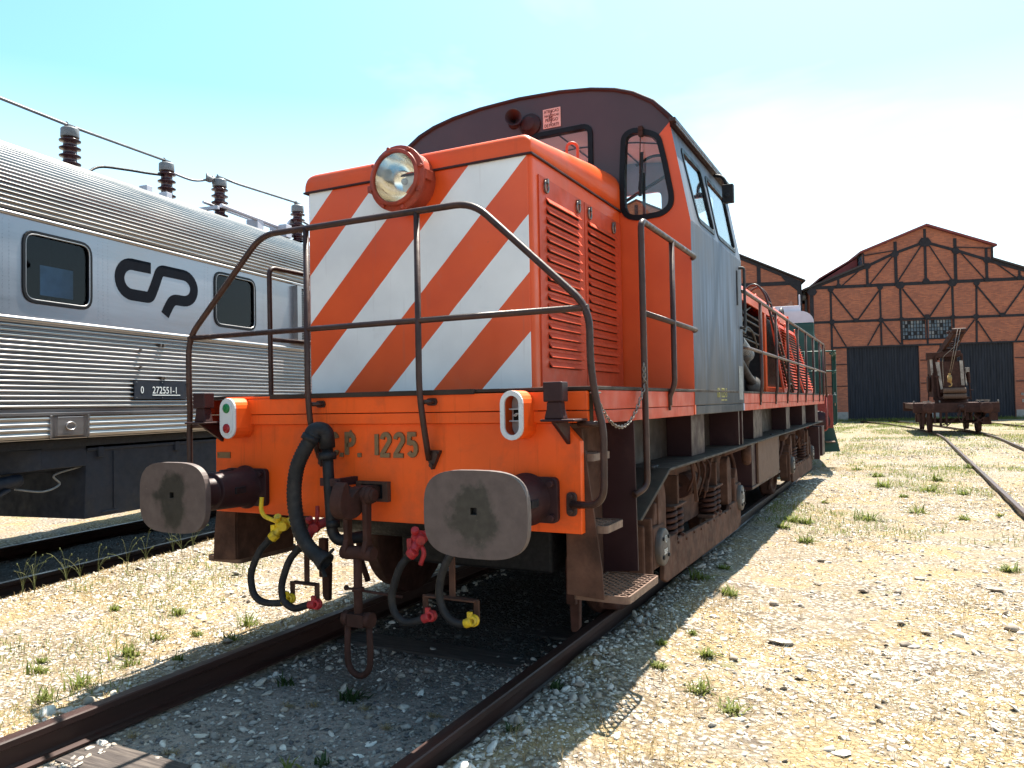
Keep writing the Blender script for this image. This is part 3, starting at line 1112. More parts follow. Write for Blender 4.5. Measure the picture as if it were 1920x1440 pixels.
def rail(pts, z, label, parent=None):
    mb = MB()
    n = len(RPROF)
    P = [Vector((*p, 0)) for p in pts]
    for i, p in enumerate(P):
        t = (P[min(i + 1, len(P) - 1)] - P[max(i - 1, 0)]).normalized()
        sdv = Vector((t.y, -t.x, 0))
        mb.v += [tuple(p + sdv * a + Vector((0, 0, z + b))) for a, b in RPROF]
    for i in range(len(P) - 1):
        for j in range(n):
            j2 = (j + 1) % n
            mb.f.append((i * n + j, i * n + j2, (i + 1) * n + j2, (i + 1) * n + j))
            mb.m.append(0)
            mb.s.append(False)
    mb.f += [tuple(range(n)), tuple((len(P) - 1) * n + j for j in range(n))]
    mb.m += [0, 0]
    mb.s += [False, False]
    return tag(mb.build('rail', M['rail']), label, 'rail')


def bend(off):
    pts, x, y, a = [(off, -6.0)], 0., 11.0, 0.
    while y < 50:
        pts.append((x + off * math.cos(a), y + off * math.sin(a)))
        if a < .42:
            a += .03
        x -= math.sin(a) * 1.0
        y += math.cos(a) * 1.0
    return pts
rail(bend(-.869), 0, 'rusty left rail under the orange locomotive, reaching the lower left corner')
rail(bend(.869), 0, 'rusty right rail under the orange locomotive, near the front steps')
c9, s9 = math.cos(PH), math.sin(PH)
for w_, lb in ((-4.54, 'dark near rail under the stainless steel railcar'), (-6.28, 'dark far rail under the stainless steel railcar')):
    rail([(c9 * w_ - s9 * u, s9 * w_ + c9 * u) for u in (-8, 60)], -.12, lb)
def curve(off):
    pts = []
    x, y, a = 4.87, -4.0, 0.
    while y < 51.5:
        pts.append((x + off * math.cos(a), y + off * math.sin(a)))
        st = 1.0
        if y > 26 and a < .26:
            a += .013
        x -= math.sin(a) * st
        y += math.cos(a) * st
    return pts
rail(curve(-.83), -.05, 'rusty sunlit near rail of the track on the right leading to the crane wagon')
rail(curve(.83), -.05, 'rusty far rail of the right hand track, passing under the crane wagon wheels')
rail([(10.4, 20), (8.6, 36), (7.4, 44), (6.2, 51.5)], -.06, 'thin rail furthest right, running to the right shed door')

for k, (x0, x1, y, lb) in enumerate([(-.80, -.18, -1.24, 'grey cracked timber sleeper at the bottom edge by the left rail'), (-.80, .80, .72, 'black oily timber sleeper across the track below the buffers'), (-.8, .8, 1.36, 'black oily timber sleeper behind the one below the buffers')]):
    mb = MB()
    zt = -.150 if k < 1 else -.158
    mb.box(x0, x1, y - .115, y + .115, -.3, zt)
    ob = mb.build('sleeper', M['sleeper'], bev=.008)
    tag(ob, lb, 'sleeper', 'timber sleepers of the locomotive track')

# ------------------------------------------------------------------ orange locomotive
LO = thing('diesel_locomotive', 'orange diesel shunter with white striped nose, rusty buffers and brown cab roof', 'locomotive')


def part(mb, name, mats, parent=LO, bev=0, label=None, **k):
    return mb.build(name, mats, parent, bev, label, **k)


# --- front beam
mb = MB()
mb.prism([(-1.258, .777), (1.258, .777), (1.258, 1.236), (1.17, 1.33), (-1.17, 1.33), (-1.258, 1.236)], 'y', 0, .05)
beam = part(mb, 'buffer_beam', M['orange'], bev=.004)
mb = MB()
mb.box(-1.137, 1.312, -.03, .0, 1.393, 1.487)
mb.box(-1.137, 1.312, -.026, .0, 1.33, 1.389)
mb.box(-1.137, -.75, -.03, .35, 1.489, 1.503)
part(mb, 'upper_beam', M['orange'], bev=.004)
# footplate deck
mb = MB()
mb.box(-1.365, 1.365, -.02, 12.5, 1.492, 1.510)
mb.box(-.75, .677, -.045, -.02, 1.484, 1.512)
part(mb, 'footplate', M['frame'], bev=.003)
for s in (1, -1):
    mb = MB()
    for y0, y1 in ((.0, 1.95), (3.935, 12.5)):
        mb.box(s * 1.33, s * 1.36, y0, y1, 1.394, 1.490)
        mb.box(s * 1.33, s * 1.356, y0, y1, 1.325, 1.390)
    part(mb, 'side_sill', M['sill'], bev=.003)
# small makers plate
mb = MB().box(-1.24, -1.128, -.006, .0, 1.117, 1.155)
for x in (-1.23, -1.138):
    mb.cyl((x, -.009, 1.136), (x, -.004, 1.136), .005, n=8)
part(mb, 'makers_plate', M['brass'])

# --- raised brass lettering C.P. 1225
def glyph(path, x0, x1, z0=1.139, z1=1.284, wd=.026):
    mb = MB()
    pts = [(x0 + wd / 2 + (x1 - x0 - wd) * p, z0 + wd / 2 + (z1 - z0 - wd) * q) for p, q in path]
    mb.ribbon(pts, wd, 'y', -.013, .002)
    return mb
arc = lambda cx, cz, rx, rz, a0, a1, n=9: [(cx + rx * math.cos(R(a0 + (a1 - a0) * i / n)), cz + rz * math.sin(R(a0 + (a1 - a0) * i / n))) for i in range(n + 1)]
gC = arc(.5, .78, .5, .22, 5, 180) + arc(.5, .22, .5, .22, 180, 355)
gP = [(0, 0), (0, 1), (.45, 1)] + arc(.45, .74, .55, .26, 90, -90) + [(.05, .48)]
g2 = arc(.5, .74, .5, .26, 175, -20) + [(0, .06), (0, 0), (1, 0)]
g5 = [(.95, 1), (.08, 1), (.04, .60)] + arc(.45, .32, .5, .30, 120, -150, 11)
for pth, a, b in ((gC, -.325, -.252), (gP, -.205, -.128), ([(.5, 0), (.5, 1)], .008, .034), (g2, .046, .124), (g2, .137, .215), (g5, .228, .304)):
    mb = glyph(pth, a, b)
    part(mb, 'raised_letter' if pth in (gC, gP) else 'raised_numeral', M['brass'], bev=.002)
for x in (-.243, -.114):
    part(MB().box(x, x + .024, -.013, .002, 1.139, 1.163), 'raised_dot', M['brass'], bev=.002)

# --- buffers
def superell(cx, cz, a, b, e, n=48):
    o = []
    for i in range(n):
        t = 2 * PI * i / n
        c, s_ = math.cos(t), math.sin(t)
        o.append((cx + a * math.copysign(abs(c) ** (2 / e), c), cz + b * math.copysign(abs(s_) ** (2 / e), s_)))
    return o


for s in (1, -1):
    cx, cz = s * .972, .943
    mb = MB()
    # socket with a four cornered foot, sleeve, plunger
    mb.prism(rrect(cx - .172, cx + .172, cz - .115, cz + .115, .035), 'y', -.035, 0)
    mb.lathe((cx, 0, cz), (0, -1, 0), [(.03, .135), (.06, .118), (.30, .112), (.305, .10), (.305, .09), (.50, .09), (.535, .14)], 32)
    for i in (-1, 1):
        for j in (-1, 1):
            mb.cyl((cx + i * .14, -.062, cz + j * .085), (cx + i * .14, -.03, cz + j * .085), .019, n=6)
    # key slots
    mb.box(cx + .095 * 1 - .0, cx + .122, -.22, -.14, cz - .02, cz + .02, 1)
    mb.box(cx - .02, cx + .02, -.22, -.14, cz + .10, cz + .121, 1)
    b = part(mb, 'buffer', [M['plum'], M['black']], bev=.004)
    mb = MB()
    outer = superell(cx, cz - .004, .266, .197, 3.3)
    hole = [(cx - .018, cz - .005), (cx + .014, cz - .005), (cx + .014, cz + .026), (cx - .018, cz + .026)]
    mb.holed(outer, [hole], 'y', -.572, -.535)
    mb.box(cx - .02, cx + .016, -.545, -.54, cz - .007, cz + .028, 1)
    mb.build('buffer_plate', [M['buffer'], M['black']], b, bev=.009, seg=3)

# --- marker lamps
def stadium(cx, cz, w_, h_, n=10):
    return arc(cx, cz + h_ - w_, w_, w_, 0, 180, n) + arc(cx, cz - h_ + w_, w_, w_, 180, 360, n)
for s, cx in ((-1, -.987), (1, .957)):
    cz = 1.372
    mb = MB()
    mb.holed(stadium(cx, cz, .064, .124), [stadium(cx, cz, .055, .115)], 'y', -.145, .02)
    lm = part(mb, 'marker_lamp', M['orange'], bev=.002)
    if s < 0:
        mb = MB().prism(stadium(cx, cz, .0635, .1235), 'y', -.158, -.143)
        mb.prism(stadium(cx, cz, .045, .10), 'y', -.163, -.157)
        mb.build('lamp_faceplate', M['white'], lm, bev=.003)
        for z, mm in ((1.433, 'green_lens'), (1.311, 'red_lens')):
            MB().lathe((cx, -.16, z), (0, -1, 0), [(0, .030), (.006, .029), (.012, .018), (.014, 0)], 20).build('lamp_lens', M[mm], lm)
    else:
        mb = MB().holed(stadium(cx, cz, .0635, .1235), [stadium(cx, cz, .040, .098)], 'y', -.158, -.143)
        for z in (-.06, 0, .06):
            for i in (-1, 1):
                mb.cyl((cx + i * .052, -.161, cz + z), (cx + i * .052, -.156, cz + z), .004, n=6)
        mb.build('lamp_faceplate', M['white'], lm, bev=.002)
        mb = MB().prism(stadium(cx, cz, .052, .11), 'y', -.045, -.03)
        mb.box(cx - .041, cx + .041, -.10, -.045, cz + .028, cz + .034)
        mb.box(cx - .041, cx + .041, -.10, -.045, cz - .032, cz - .026)
        mb.build('lamp_housing', M['lampgrey'], lm)
        mb = MB().box(cx - .04, cx + .04, -.05, -.046, cz - .026, cz + .028, 0)
        for q in (-1, 1):
            mb.cyl((cx + .012, -.075, cz + q * .02), (cx + .012, -.075, cz + q * .055), .011, n=10)
        mb.build('lamp_socket', M['black'], lm)
        mb = MB().tube(spline([(cx - .03, -.08, cz + .005), (cx - .005, -.10, cz - .004), (cx + .015, -.10, cz + .01), (cx + .034, -.08, cz - .016)], 5), .0035, 6)
        mb.tube(spline([(cx - .02, -.09, cz - .004), (cx + .005, -.11, cz + .008), (cx + .03, -.1, cz + .004)], 5), .003, 6)
        mb.build('loose_wire', M['whitetext'], lm)

# --- lamp irons on the beam corners
for s in (1, -1):
    x = s * 1.196
    mb = MB()
    mb.box(x - .05, x + .05, -.19, -.11, 1.436, 1.532)
    mb.prism([(x - .036, 1.436), (x - .038, 1.40), (x - .052, 1.352), (x + .052, 1.352), (x + .038, 1.40), (x + .036, 1.436)], 'y', -.18, -.12)
    mb.box(x - .065, x + .115 if s > 0 else x + .065, -.20, .0, 1.34, 1.352) if s > 0 else mb.box(x - .115, x + .065, -.20, .0, 1.34, 1.352)
    mb.prism([(-.195, 1.34), (0, 1.34), (0, 1.22)], 'x', x - .012, x + .012)
    part(mb, 'lamp_iron', M['plum'], bev=.008)

# --- front handrail, bolted to the beam
def pipe(name, pts, r=.0175, r_f=.09, extra=None, mat='rail_paint', n=10):
    mb = MB()
    mb.tube(fil(pts, r_f, 6), r, n)
    for e in extra or []:
        e(mb)
    return part(mb, name, M[mat])
yr = -.115
pipe('handrail', [(1.212, -.02, .925), (1.405, -.075, .935), (1.41, -.075, 1.30), (1.385, -.09, 1.42), (1.365, yr, 1.60), (1.365, yr, 1.885), (.735, yr, 2.475), (-.735, yr, 2.475), (-1.365, yr, 1.885), (-1.365, yr, 1.60), (-1.385, -.09, 1.42), (-1.41, -.075, 1.30), (-1.405, -.075, .935), (-1.212, -.02, .925)], .0185, .11)
pipe('handrail', [(-1.36, yr, 1.885), (1.36, yr, 1.885)], .0165)
for s in (1, -1):
    x = s * .386
    pipe('handrail_post', [(x, yr, 2.47), (x, yr, 1.50), (x + .012 * s, -.09, 1.30), (x, -.03, 1.135)] if s > 0 else [(x, yr, 2.47), (x, yr, 1.50), (x, -.09, 1.30), (x + .01, -.03, 1.135)], .0175, .12,
         [lambda b: b.prism(fil([(x - .03, 1.185), (x + .07, 1.185), (x + .015, 1.075)], .012, 4, True), 'y', -.03, 0),
          lambda b: b.cyl((x - .005, yr + .01, 1.448), (x + .055, -.02, 1.448), .012, n=8),
          lambda b: b.prism(rrect(x - .005, x + .06, 1.428, 1.468, .018), 'y', -.04, -.028),
          lambda b: b.cyl((x + .015, -.04, 1.105), (x + .015, -.025, 1.105), .012, n=8),
          lambda b: b.cyl((x + .048, -.04, 1.165), (x + .048, -.025, 1.165), .012, n=8)])
    # foot flange of the outer rail and its stay
    mb = MB().prism(rrect(s * 1.21 - .028, s * 1.21 + .028, .865, .985, .025), 'y', -.016, 0)
    for z in (.89, .965):
        mb.cyl((s * 1.21, -.03, z), (s * 1.21, -.014, z), .012, n=6)
    part(mb, 'rail_flange', M['rail_paint'], bev=.004)
    pipe('rail_stay', [(s * 1.405, -.07, 1.325), (s * 1.27, -.05, 1.325)], .015)

# --- cab steps, both sides
def grating(mb, x0, x1, y0, y1, z, m=0, st=.05):
    k = int((x1 - x0 + y1 - y0) / st) + 1
    for i in range(k):
        for sg in (0, 1):
            t = i * st
            # diagonal strips clipped to the tread
            a = (x0 + t, y0) if not sg else (x1 - t, y0)
            L = []
            for (px, py, qx, qy) in ((x0, y0, x1, y1),):
                dx = -1 if not sg else 1
                p0, p1 = 0, (y1 - y0)
                xa = a[0]
                if not sg and xa > x1:
                    p0 = xa - x1
                if sg and xa < x0:
                    p0 = x0 - xa
                if not sg:
                    p1 = min(p1, xa - x0)
                else:
                    p1 = min(p1, x1 - xa)
                if p1 - p0 > .01:
                    L.append(((xa + dx * p0, y0 + p0), (xa + dx * p1, y0 + p1)))
            for u, v in L:
                mb.bar((*u, z + (.002 if sg else 0)), (*v, z + (.002 if sg else 0)), .007, .012, m)


for s in (1, -1):
    mb = MB()
    xs = lambda a: s * a
    pl = [(1.149, .462), (1.347, .450), (1.339, .60), (1.246, 1.30), (1.155, 1.30)]
    mb.prism([(xs(a), b) for a, b in pl], 'y', .052, .066)
    mb.box(xs(1.145), xs(1.155), .066, .575, .46, 1.32)
    st = part(mb, 'step_frame', M['dustbrown'], bev=.003)
    mb = MB().prism([(xs(1.155), .47), (xs(1.358), .49), (xs(1.35), 1.325), (xs(1.155), 1.325)], 'y', .575, .59)
    part(mb, 'step_back_plate', M['plum'], bev=.003)
    for z, x1, y0, y1 in ((.452, 1.46, .10, .63), (.80, 1.365, .066, .33), (1.158, 1.30, .066, .33)):
        mb = MB()
        x0 = 1.16
        a, b = (x0, x1) if s > 0 else (-x1, -x0)
        rim = fil([(a, y0), (b, y0), (b, y1), (a, y1)], .03, 4, True)
        inner = [(a + .01, y0 + .01), (b - .01, y0 + .01), (b - .01, y1 - .01), (a + .01, y1 - .01)]
        mb.holed(rim, [inner], 'z', z - .025, z + .012)
        grating(mb, a + .008, b - .008, y0 + .008, y1 - .008, z, 0, .052)
        part(mb, 'step_tread', M['grate'])
    # side guard rails by the cab
    X = s * 1.40
    pipe('handrail', [(s * 1.352, .55, .912), (X, .645, .95), (X, .638, 1.5), (X, .63, 2.455), (X, 1.90, 2.455), (s * 1.372, 1.955, 2.455)], .0185, .06)
    pipe('handrail', [(X, .635, 1.93), (X, 1.90, 1.93), (s * 1.372, 1.955, 1.93)], .0165, .03)
    pipe('handrail_post', [(X, 1.28, 2.45), (X, 1.28, 1.53), (s * 1.365, 1.28, 1.46), (s * 1.365, 1.28, 1.40)], .0175, .05, [lambda b: b.prism([(1.255, 1.47), (1.305, 1.47), (1.288, 1.37), (1.272, 1.37)], 'x', s * 1.36, s * 1.372)])
    # long side rail beside the rear hood
    X = s * 1.385
    pipe('handrail', [(s * 1.35, 3.9, 2.46), (X, 3.98, 2.455), (X, 12.25, 2.455), (X, 12.42, 2.35), (X, 12.45, 1.96), (X, 12.62, 1.80), (X, 12.68, 1.0)], .0185, .08)
    pipe('handrail', [(s * 1.35, 3.95, 1.925), (X, 4.0, 1.925), (X, 12.45, 1.925)], .0165, .03)
    for y in (4.84, 5.95, 7.0, 8.08, 9.15, 10.25, 11.36, 12.1):
        pipe('handrail_post', [(X, y, 2.45), (X, y, 1.54), (s * 1.362, y, 1.47), (s * 1.362, y, 1.40)], .0175, .05, [lambda b: b.prism([(y - .03, 1.475), (y + .03, 1.475), (y + .015, 1.37), (y - .015, 1.37)], 'x', s * 1.36, s * 1.373)])
    mb = MB()
    for k in range(3):
        mb.tube(fil([(s * 1.38, 12.5 + .11 * k, 1.45), (s * 1.38, 12.52 + .11 * k, .82), (s * 1.30, 12.56 + .11 * k, .78)], .05), .014, 8)
    part(mb, 'rear_step_rail', M['redbrown'])

# --- front hood
mb = MB()
fx = .83
hood_out = fil([(-fx, .40), (fx, .40), (fx, 1.97), (-fx, 1.97)], .035, 5, True)
mb.prism(hood_out, 'z', 1.512, 2.868, 0)
hd = part(mb, 'front_hood', M['hood'])
mb = MB().prism(fil([(-.806, 1.517), (.81, 1.517), (.81, 2.862), (-.806, 2.862)], .012, 2, True), 'y', .394, .401)
mb.build('striped_front', M['stripes'], hd, bev=.002)
# hood cap, lofted: low at the nose and rising to the cab
def capsec(t):
    top = 2.982 + .228 * t
    e = .05 + .13 * t
    P = [(-.835, 2.866), (-.835, top - e)] + arc(-.835 + e * 1.35, top - e, e * 1.35, e, 180, 90, 6)[1:]
    m = [(-x, z) for x, z in P[::-1]]
    return P + m
mb = MB()
secs = [(.386, 0, -.06), (.388, 0, -.03), (.397, 0, -.008), (.42, .02, 0), (.7, .2, 0), (1.1, .48, 0), (1.5, .75, 0), (1.97, 1, 0)]
rows = []
for y, t, dz in secs:
    rows.append([(x, y, max(2.866, z + dz) if z > 2.87 else z) for x, z in capsec(t)])
n = len(rows[0])
V = [p for r_ in rows for p in r_]
F = [(i * n + j, i * n + j + 1, (i + 1) * n + j + 1, (i + 1) * n + j) for i in range(len(rows) - 1) for j in range(n - 1)]
mb.add(V, F, 0, True)
mb.f.append(tuple(range(n)))
mb.m.append(0)
mb.s.append(False)
mb.f += [(i * n, (i + 1) * n, (i + 1) * n + n - 1, i * n + n - 1) for i in range(len(rows) - 1)]
mb.m += [0] * (len(rows) - 1)
mb.s += [False] * (len(rows) - 1)
cap = part(mb, 'hood_cap', M['hood'])
mb = MB()
for s in (1, -1):
    mb.box(s * .832, s * .846, .385, 1.97, 2.855, 2.868)
mb.box(-.846, .846, .378, .395, 2.855, 2.868)
part(mb, 'cap_seam', M['plum'], bev=.003)
for s in (1, -1):
    mb = MB()
    yy = 1.27
    xx = s * .735
    mb.tube([(xx - .032, yy - .02, 3.06), (xx - .032, yy - .02, 3.165)] + [(xx - .032 * math.cos(R(a)), yy - .02 + .04 * (1 - math.cos(R(a))) / 2, 3.165 + .034 * math.sin(R(a))) for a in (30, 60, 90, 120, 150)] + [(xx + .032, yy + .02, 3.165), (xx + .032, yy + .02, 3.05)], .0105, 8)
    mb.prism([(yy - .07, 3.02), (yy + .09, 3.02), (yy + .09, 3.078), (yy - .07, 3.072)], 'x', s * .70, s * .79)
    part(mb, 'lifting_eye', M['louvre'], bev=.004)
    # louvred doors
    for y0, y1, l0, l1 in ((.488, 1.200, .585, 1.105), (1.214, 1.945, 1.262, 1.815)):
        mb = MB()
        mb.box(s * .829, s * .838, y0, y1, 1.53, 2.765)
        nl = 18
        for k in range(nl):
            zt = 2.652 - k * .0572
            X0 = .838
            sec = [(s * X0, zt), (s * (X0 + .024), zt - .034), (s * (X0 + .021), zt - .039), (s * X0, zt - .012)]
            mb.prism(sec, 'y', l0, l1)
            # dark throat under each louvre
            mb.box(s * .8375, s * .8392, l0 + .004, l1 - .004, zt - .041, zt - .014, 1)
        part(mb, 'louvre_door', [M['louvre'], M['black']])
    for y, z in ((.577, 2.722), (1.08, 2.712), (1.287, 2.712), (1.769, 2.708)):
        mb = MB()
        mb.tube([(s * (.848), y + .026 * math.cos(R(a)), z - .012 + .036 * math.sin(R(a))) for a in range(0, 360, 30)], .007, 7, closed=True)
        mb.box(s * .838, s * .86, y - .012, y + .012, z + .006, z + .034)
        part(mb, 'door_ring', M['iron'])
# headlamp
mb = MB()
hc = (.006, 0, 2.803)
mb.lathe((hc[0], .42, hc[2]), (0, -1, 0), [(0, .185), (.15, .185), (.155, .20), (.175, .20), (.18, .172), (.205, .172), (.21, .150), (.19, .148)], 36)
for k in range(8):
    a = R(k * 45 + 15)
    mb.cyl((hc[0] + .187 * math.cos(a), .268, hc[2] + .187 * math.sin(a)), (hc[0] + .187 * math.cos(a), .225, hc[2] + .187 * math.sin(a)), .012, n=8)
mb.box(hc[0] - .215, hc[0] - .17, .24, .32, hc[2] - .06, hc[2] - .02)
mb.box(hc[0] + .17, hc[0] + .21, .25, .33, hc[2] - .03, hc[2] + .03)
hl = part(mb, 'headlight', M['lamprim'], bev=.003)
MB().lathe((hc[0], .42, hc[2]), (0, -1, 0), [(.012, 0), (.014, .03), (.03, .07), (.07, .115), (.13, .14), (.185, .149)], 36).build('reflector', M['reflector'], hl)
MB().lathe((hc[0], .23, hc[2]), (0, -1, 0), [(0, .148), (.012, .125), (.022, .08), (.027, .03), (.028, 0)], 36).build('headlight_glass', M['lens'], hl)
MB().ball((hc[0], .33, hc[2]), .022).build('bulb', M['lampgrey'], hl)

# --- cab
AR = [(1.36, 1.33), (1.36, 2.74), (1.225, 3.47), (1.19, 3.55), (1.10, 3.64), (.95, 3.735), (.81, 3.788), (.62, 3.83), (.36, 3.865), (0, 3.882)]
arch = AR + [(-x, z) for x, z in AR[-2::-1]]
rw = fil([(.880, 3.43), (.955, 3.458), (1.085, 3.41), (1.135, 3.375), (1.175, 3.20), (1.222, 2.93), (1.215, 2.86), (1.150, 2.812), (.965, 2.803), (.885, 2.83), (.858, 2.90), (.862, 3.15)], .045, 4, True)
lw = [(-x, z) for x, z in rw[::-1]]
mw = rrect(-.60, .60, 3.00, 3.555, .06)
mb = MB().holed(arch, [rw, lw, mw], 'y', 1.97, 2.005)
cf = part(mb, 'cab_front', M['cab'])
for wn in (rw, lw, mw):
    MB().holed(offset_poly(wn, .026), [offset_poly(wn, -.014)], 'y', 1.955, 2.012).build('window_seal', M['seal'], cf, bev=.006)
    MB().prism(offset_poly(wn, -.004), 'y', 1.982, 1.988).build('windscreen', M['glass'], cf)
rearw = rrect(-.62, .615, 2.98, 3.515, .06)
rl = rrect(.80, 1.12, 2.9, 3.40, .06)
mb = MB().holed(arch, [rearw, rl, [(-x, z) for x, z in rl[::-1]]], 'y', 3.90, 3.93)
cr = part(mb, 'cab_rear', [M['cabblue']])
MB().prism(offset_poly(rearw, -.002), 'y', 3.912, 3.916).build('rear_window', M['glass'], cr)
# roof skin and lining
roofp = [(1.262, 3.462), (1.262, 3.50), (1.215, 3.555), (1.115, 3.662), (.96, 3.757), (.815, 3.811), (.62, 3.853), (.36, 3.884), (0, 3.898)]
ro = roofp + [(-x, z) for x, z in roofp[-2::-1]]
ri = [(x * .975, z - .022) for x, z in ro]
V = [(x, y, z) for y in (1.955, 4.02) for x, z in ro] + [(x, y, z) for y in (1.955, 4.02) for x, z in ri]
n = len(ro)
F = [(j, j + 1, n + j + 1, n + j) for j in range(n - 1)] + [(2 * n + j, 3 * n + j, 3 * n + j + 1, 2 * n + j + 1) for j in range(n - 1)]
F += [(j, 2 * n + j, 2 * n + j + 1, j + 1) for j in range(n - 1)] + [(n + j, n + j + 1, 3 * n + j + 1, 3 * n + j) for j in range(n - 1)]
F += [(0, n, 3 * n, 2 * n), (n - 1, 3 * n - 1, 4 * n - 1, 2 * n - 1)]
mb = MB().add(V, F, 0, True)
part(mb, 'cab_roof', M['plum'])
mb = MB()
li = [(x * .96, z - .05) for x, z in ro]
V = [(x, y, z) for y in (2.01, 3.895) for x, z in li]
mb.add(V, [(j, j + 1, n + j + 1, n + j) for j in range(n - 1)], 0, True)
for x in (-.8, -.4, 0, .4, .8, 1.0):
    zz = np.interp(x, [p[0] for p in li[::-1]], [p[1] for p in li[::-1]])
    mb.box(x - .006, x + .006, 2.02, 3.89, zz - .012, zz - .004, 1)
for y in (2.6, 3.2):
    mb.tube([(x, y, z - .006) for x, z in li], .006, 6, 1)
part(mb, 'cab_ceiling', [M['ceiling'], M['plum']])
mb = MB()
mb.box(-1.33, 1.33, 2.01, 3.89, 1.515, 1.54)
for s in (1, -1):
    mb.box(s * 1.315, s * 1.325, 2.01, 3.895, 1.54, 2.74)
mb.box(.5, 1.15, 2.15, 2.45, 1.54, 2.55, 1)
mb.box(-.5, .1, 2.05, 2.55, 1.54, 2.45, 1)
mb.tube(spline([(.86, 2.3, 3.30), (1.0, 2.32, 3.36), (1.12, 2.5, 3.38), (1.14, 2.56, 3.30)], 5), .012, 8, 1)
mb.bar((.62, 2.35, 2.98), (1.13, 2.5, 3.28), .022, .022, 1)
mb.bar((.95, 2.2, 2.5), (.95, 2.2, 3.2), .02, .02, 1)
part(mb, 'cab_interior', [M['cabblue'], M['darkgrey']])
for s in (1, -1):
    mb = MB().box(s * 1.335, s * 1.362, 1.972, 3.928, 1.395, 2.738)
    mb.box(s * 1.335, s * 1.358, 1.972, 3.928, 1.325, 1.391)
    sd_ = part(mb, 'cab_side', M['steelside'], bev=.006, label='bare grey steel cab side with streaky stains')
    lean = lambda x, y, z: (x - s * .185 * max(0, (z - 2.738)), y, z)
    w1 = fil([(2.27, 2.80), (2.83, 2.80), (2.79, 3.33), (2.17, 3.33)], .06, 5, True)
    w2 = fil([(2.95, 2.80), (3.72, 2.80), (3.74, 3.31), (2.95, 3.32)], .07, 5, True)
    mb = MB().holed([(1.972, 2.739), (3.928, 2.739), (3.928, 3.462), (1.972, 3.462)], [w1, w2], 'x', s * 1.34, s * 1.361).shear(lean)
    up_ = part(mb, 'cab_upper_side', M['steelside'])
    for wn in (w1, w2):
        MB().holed(offset_poly(wn, .02), [offset_poly(wn, -.02)], 'x', s * 1.335, s * 1.369).shear(lean).build('window_seal', M['seal'], up_, bev=.004)
        MB().prism(wn, 'x', s * 1.35, s * 1.354).shear(lean).build('side_window', M['sideglass'], up_)
    mb = MB().bar((s * 1.255, 1.92, 3.478), (s * 1.255, 4.0, 3.478), .05, .03)
    mb.bar((s * 1.272, 1.95, 3.452), (s * 1.272, 3.98, 3.452), .015, .02)
    part(mb, 'roof_gutter', M['rail_paint'], bev=.004)
    mb = MB()
    mb.box(s * 1.362, s * 1.372, 3.66, 3.70, 2.30, 2.62)
    mb.tube(fil([(s * 1.36, 3.80, 2.66), (s * 1.41, 3.80, 2.66), (s * 1.41, 3.80, 2.10), (s * 1.36, 3.80, 2.10)], .03), .014, 8)
    part(mb, 'door_handle', M['darkgrey'], bev=.003)
    mb = MB().box(s * 1.361, s * 1.366, 3.66, 3.85, 1.43, 1.74)
    part(mb, 'patch_plate', M['greymetal'])
    # rear view mirror
    mb = MB()
    mb.box(s * 1.345, s * 1.44, 3.20, 3.26, 3.14, 3.30)
    mb.tube(spline([(s * 1.26, 3.3, 3.42), (s * 1.34, 3.26, 3.38), (s * 1.39, 3.24, 3.28)], 5), .016, 8)
    mb.cyl((s * 1.39, 3.19, 3.2), (s * 1.39, 3.205, 3.2), .02, n=14)
    part(mb, 'side_mirror', M['black'], bev=.02)
mb = MB().text('106 1225-5', .112, (1.3635, 2.70, 1.452), (0, 1, 0), (0, 0, 1), .002, sx=.80)
mb.box(1.3625, 1.3645, 2.87, 2.98, 1.425, 1.435)
mb.box(1.3625, 1.3645, 3.0, 3.10, 1.425, 1.435)
part(mb, 'painted_number', M['yellowtext'])
# wiper, horn and warning sign on the cab front
for s in (1, -1):
    mb = MB()
    mb.box(s * 1.012 - .016, s * 1.012 + .016, 1.93, 1.97, 3.40, 3.475)
    mb.cyl((s * 1.012, 1.925, 3.455), (s * 1.012, 1.97, 3.455), .018, n=10)
    mb.bar((s * 1.012, 1.935, 3.41), (s * 1.0, 1.935, 3.12), .009, .007)
    wp = part(mb, 'wiper', M['rust'], bev=.002)
    MB().bar((s * 1.018, 1.945, 3.28), (s * .997, 1.945, 2.955), .014, .022).bar((s * 1.005, 1.938, 3.06), (s * .998, 1.938, 3.0), .026, .02).build('wiper_blade', M['black'], wp)
mb = MB()
mb.lathe((-.05, 1.975, 3.70), (.40, -.92, 0), [(0, .05), (.02, .05), (.025, .028), (.07, .03), (.11, .045), (.135, .066), (.14, .068), (.135, .058), (.10, .03), (.05, .015)], 22)
mb.lathe((.10, 1.98, 3.655), (0, -1, 0), [(0, .09), (.03, .09), (.04, .07), (.07, .055), (.075, .02), (.075, 0)], 20)
part(mb, 'horn', M['plum'], bev=.002)
mb = MB().box(.212, .362, 1.962, 1.969, 3.602, 3.755)
sg = part(mb, 'warning_sign', M['pinkplate'])
mb = MB()
for i, (t, zz, sz, sx) in enumerate((('ATENCAO', 3.722, .034, .95), ('NAO TOCAR', 3.690, .026, .95), ('PERIGO', 3.652, .036, 1.08), ('DE MORTE', 3.610, .036, .86))):
    mb.text(t, sz, (.287, 1.9605, zz), (1, 0, 0), (0, 0, 1), .002, sx=sx * .84, center=True)
mb.ribbon([(.292, 3.74), (.268, 3.68), (.292, 3.69), (.280, 3.635)], .007, 'y', 1.9590, 1.9600)
mb.build('sign_lettering', M['darktext'], sg)

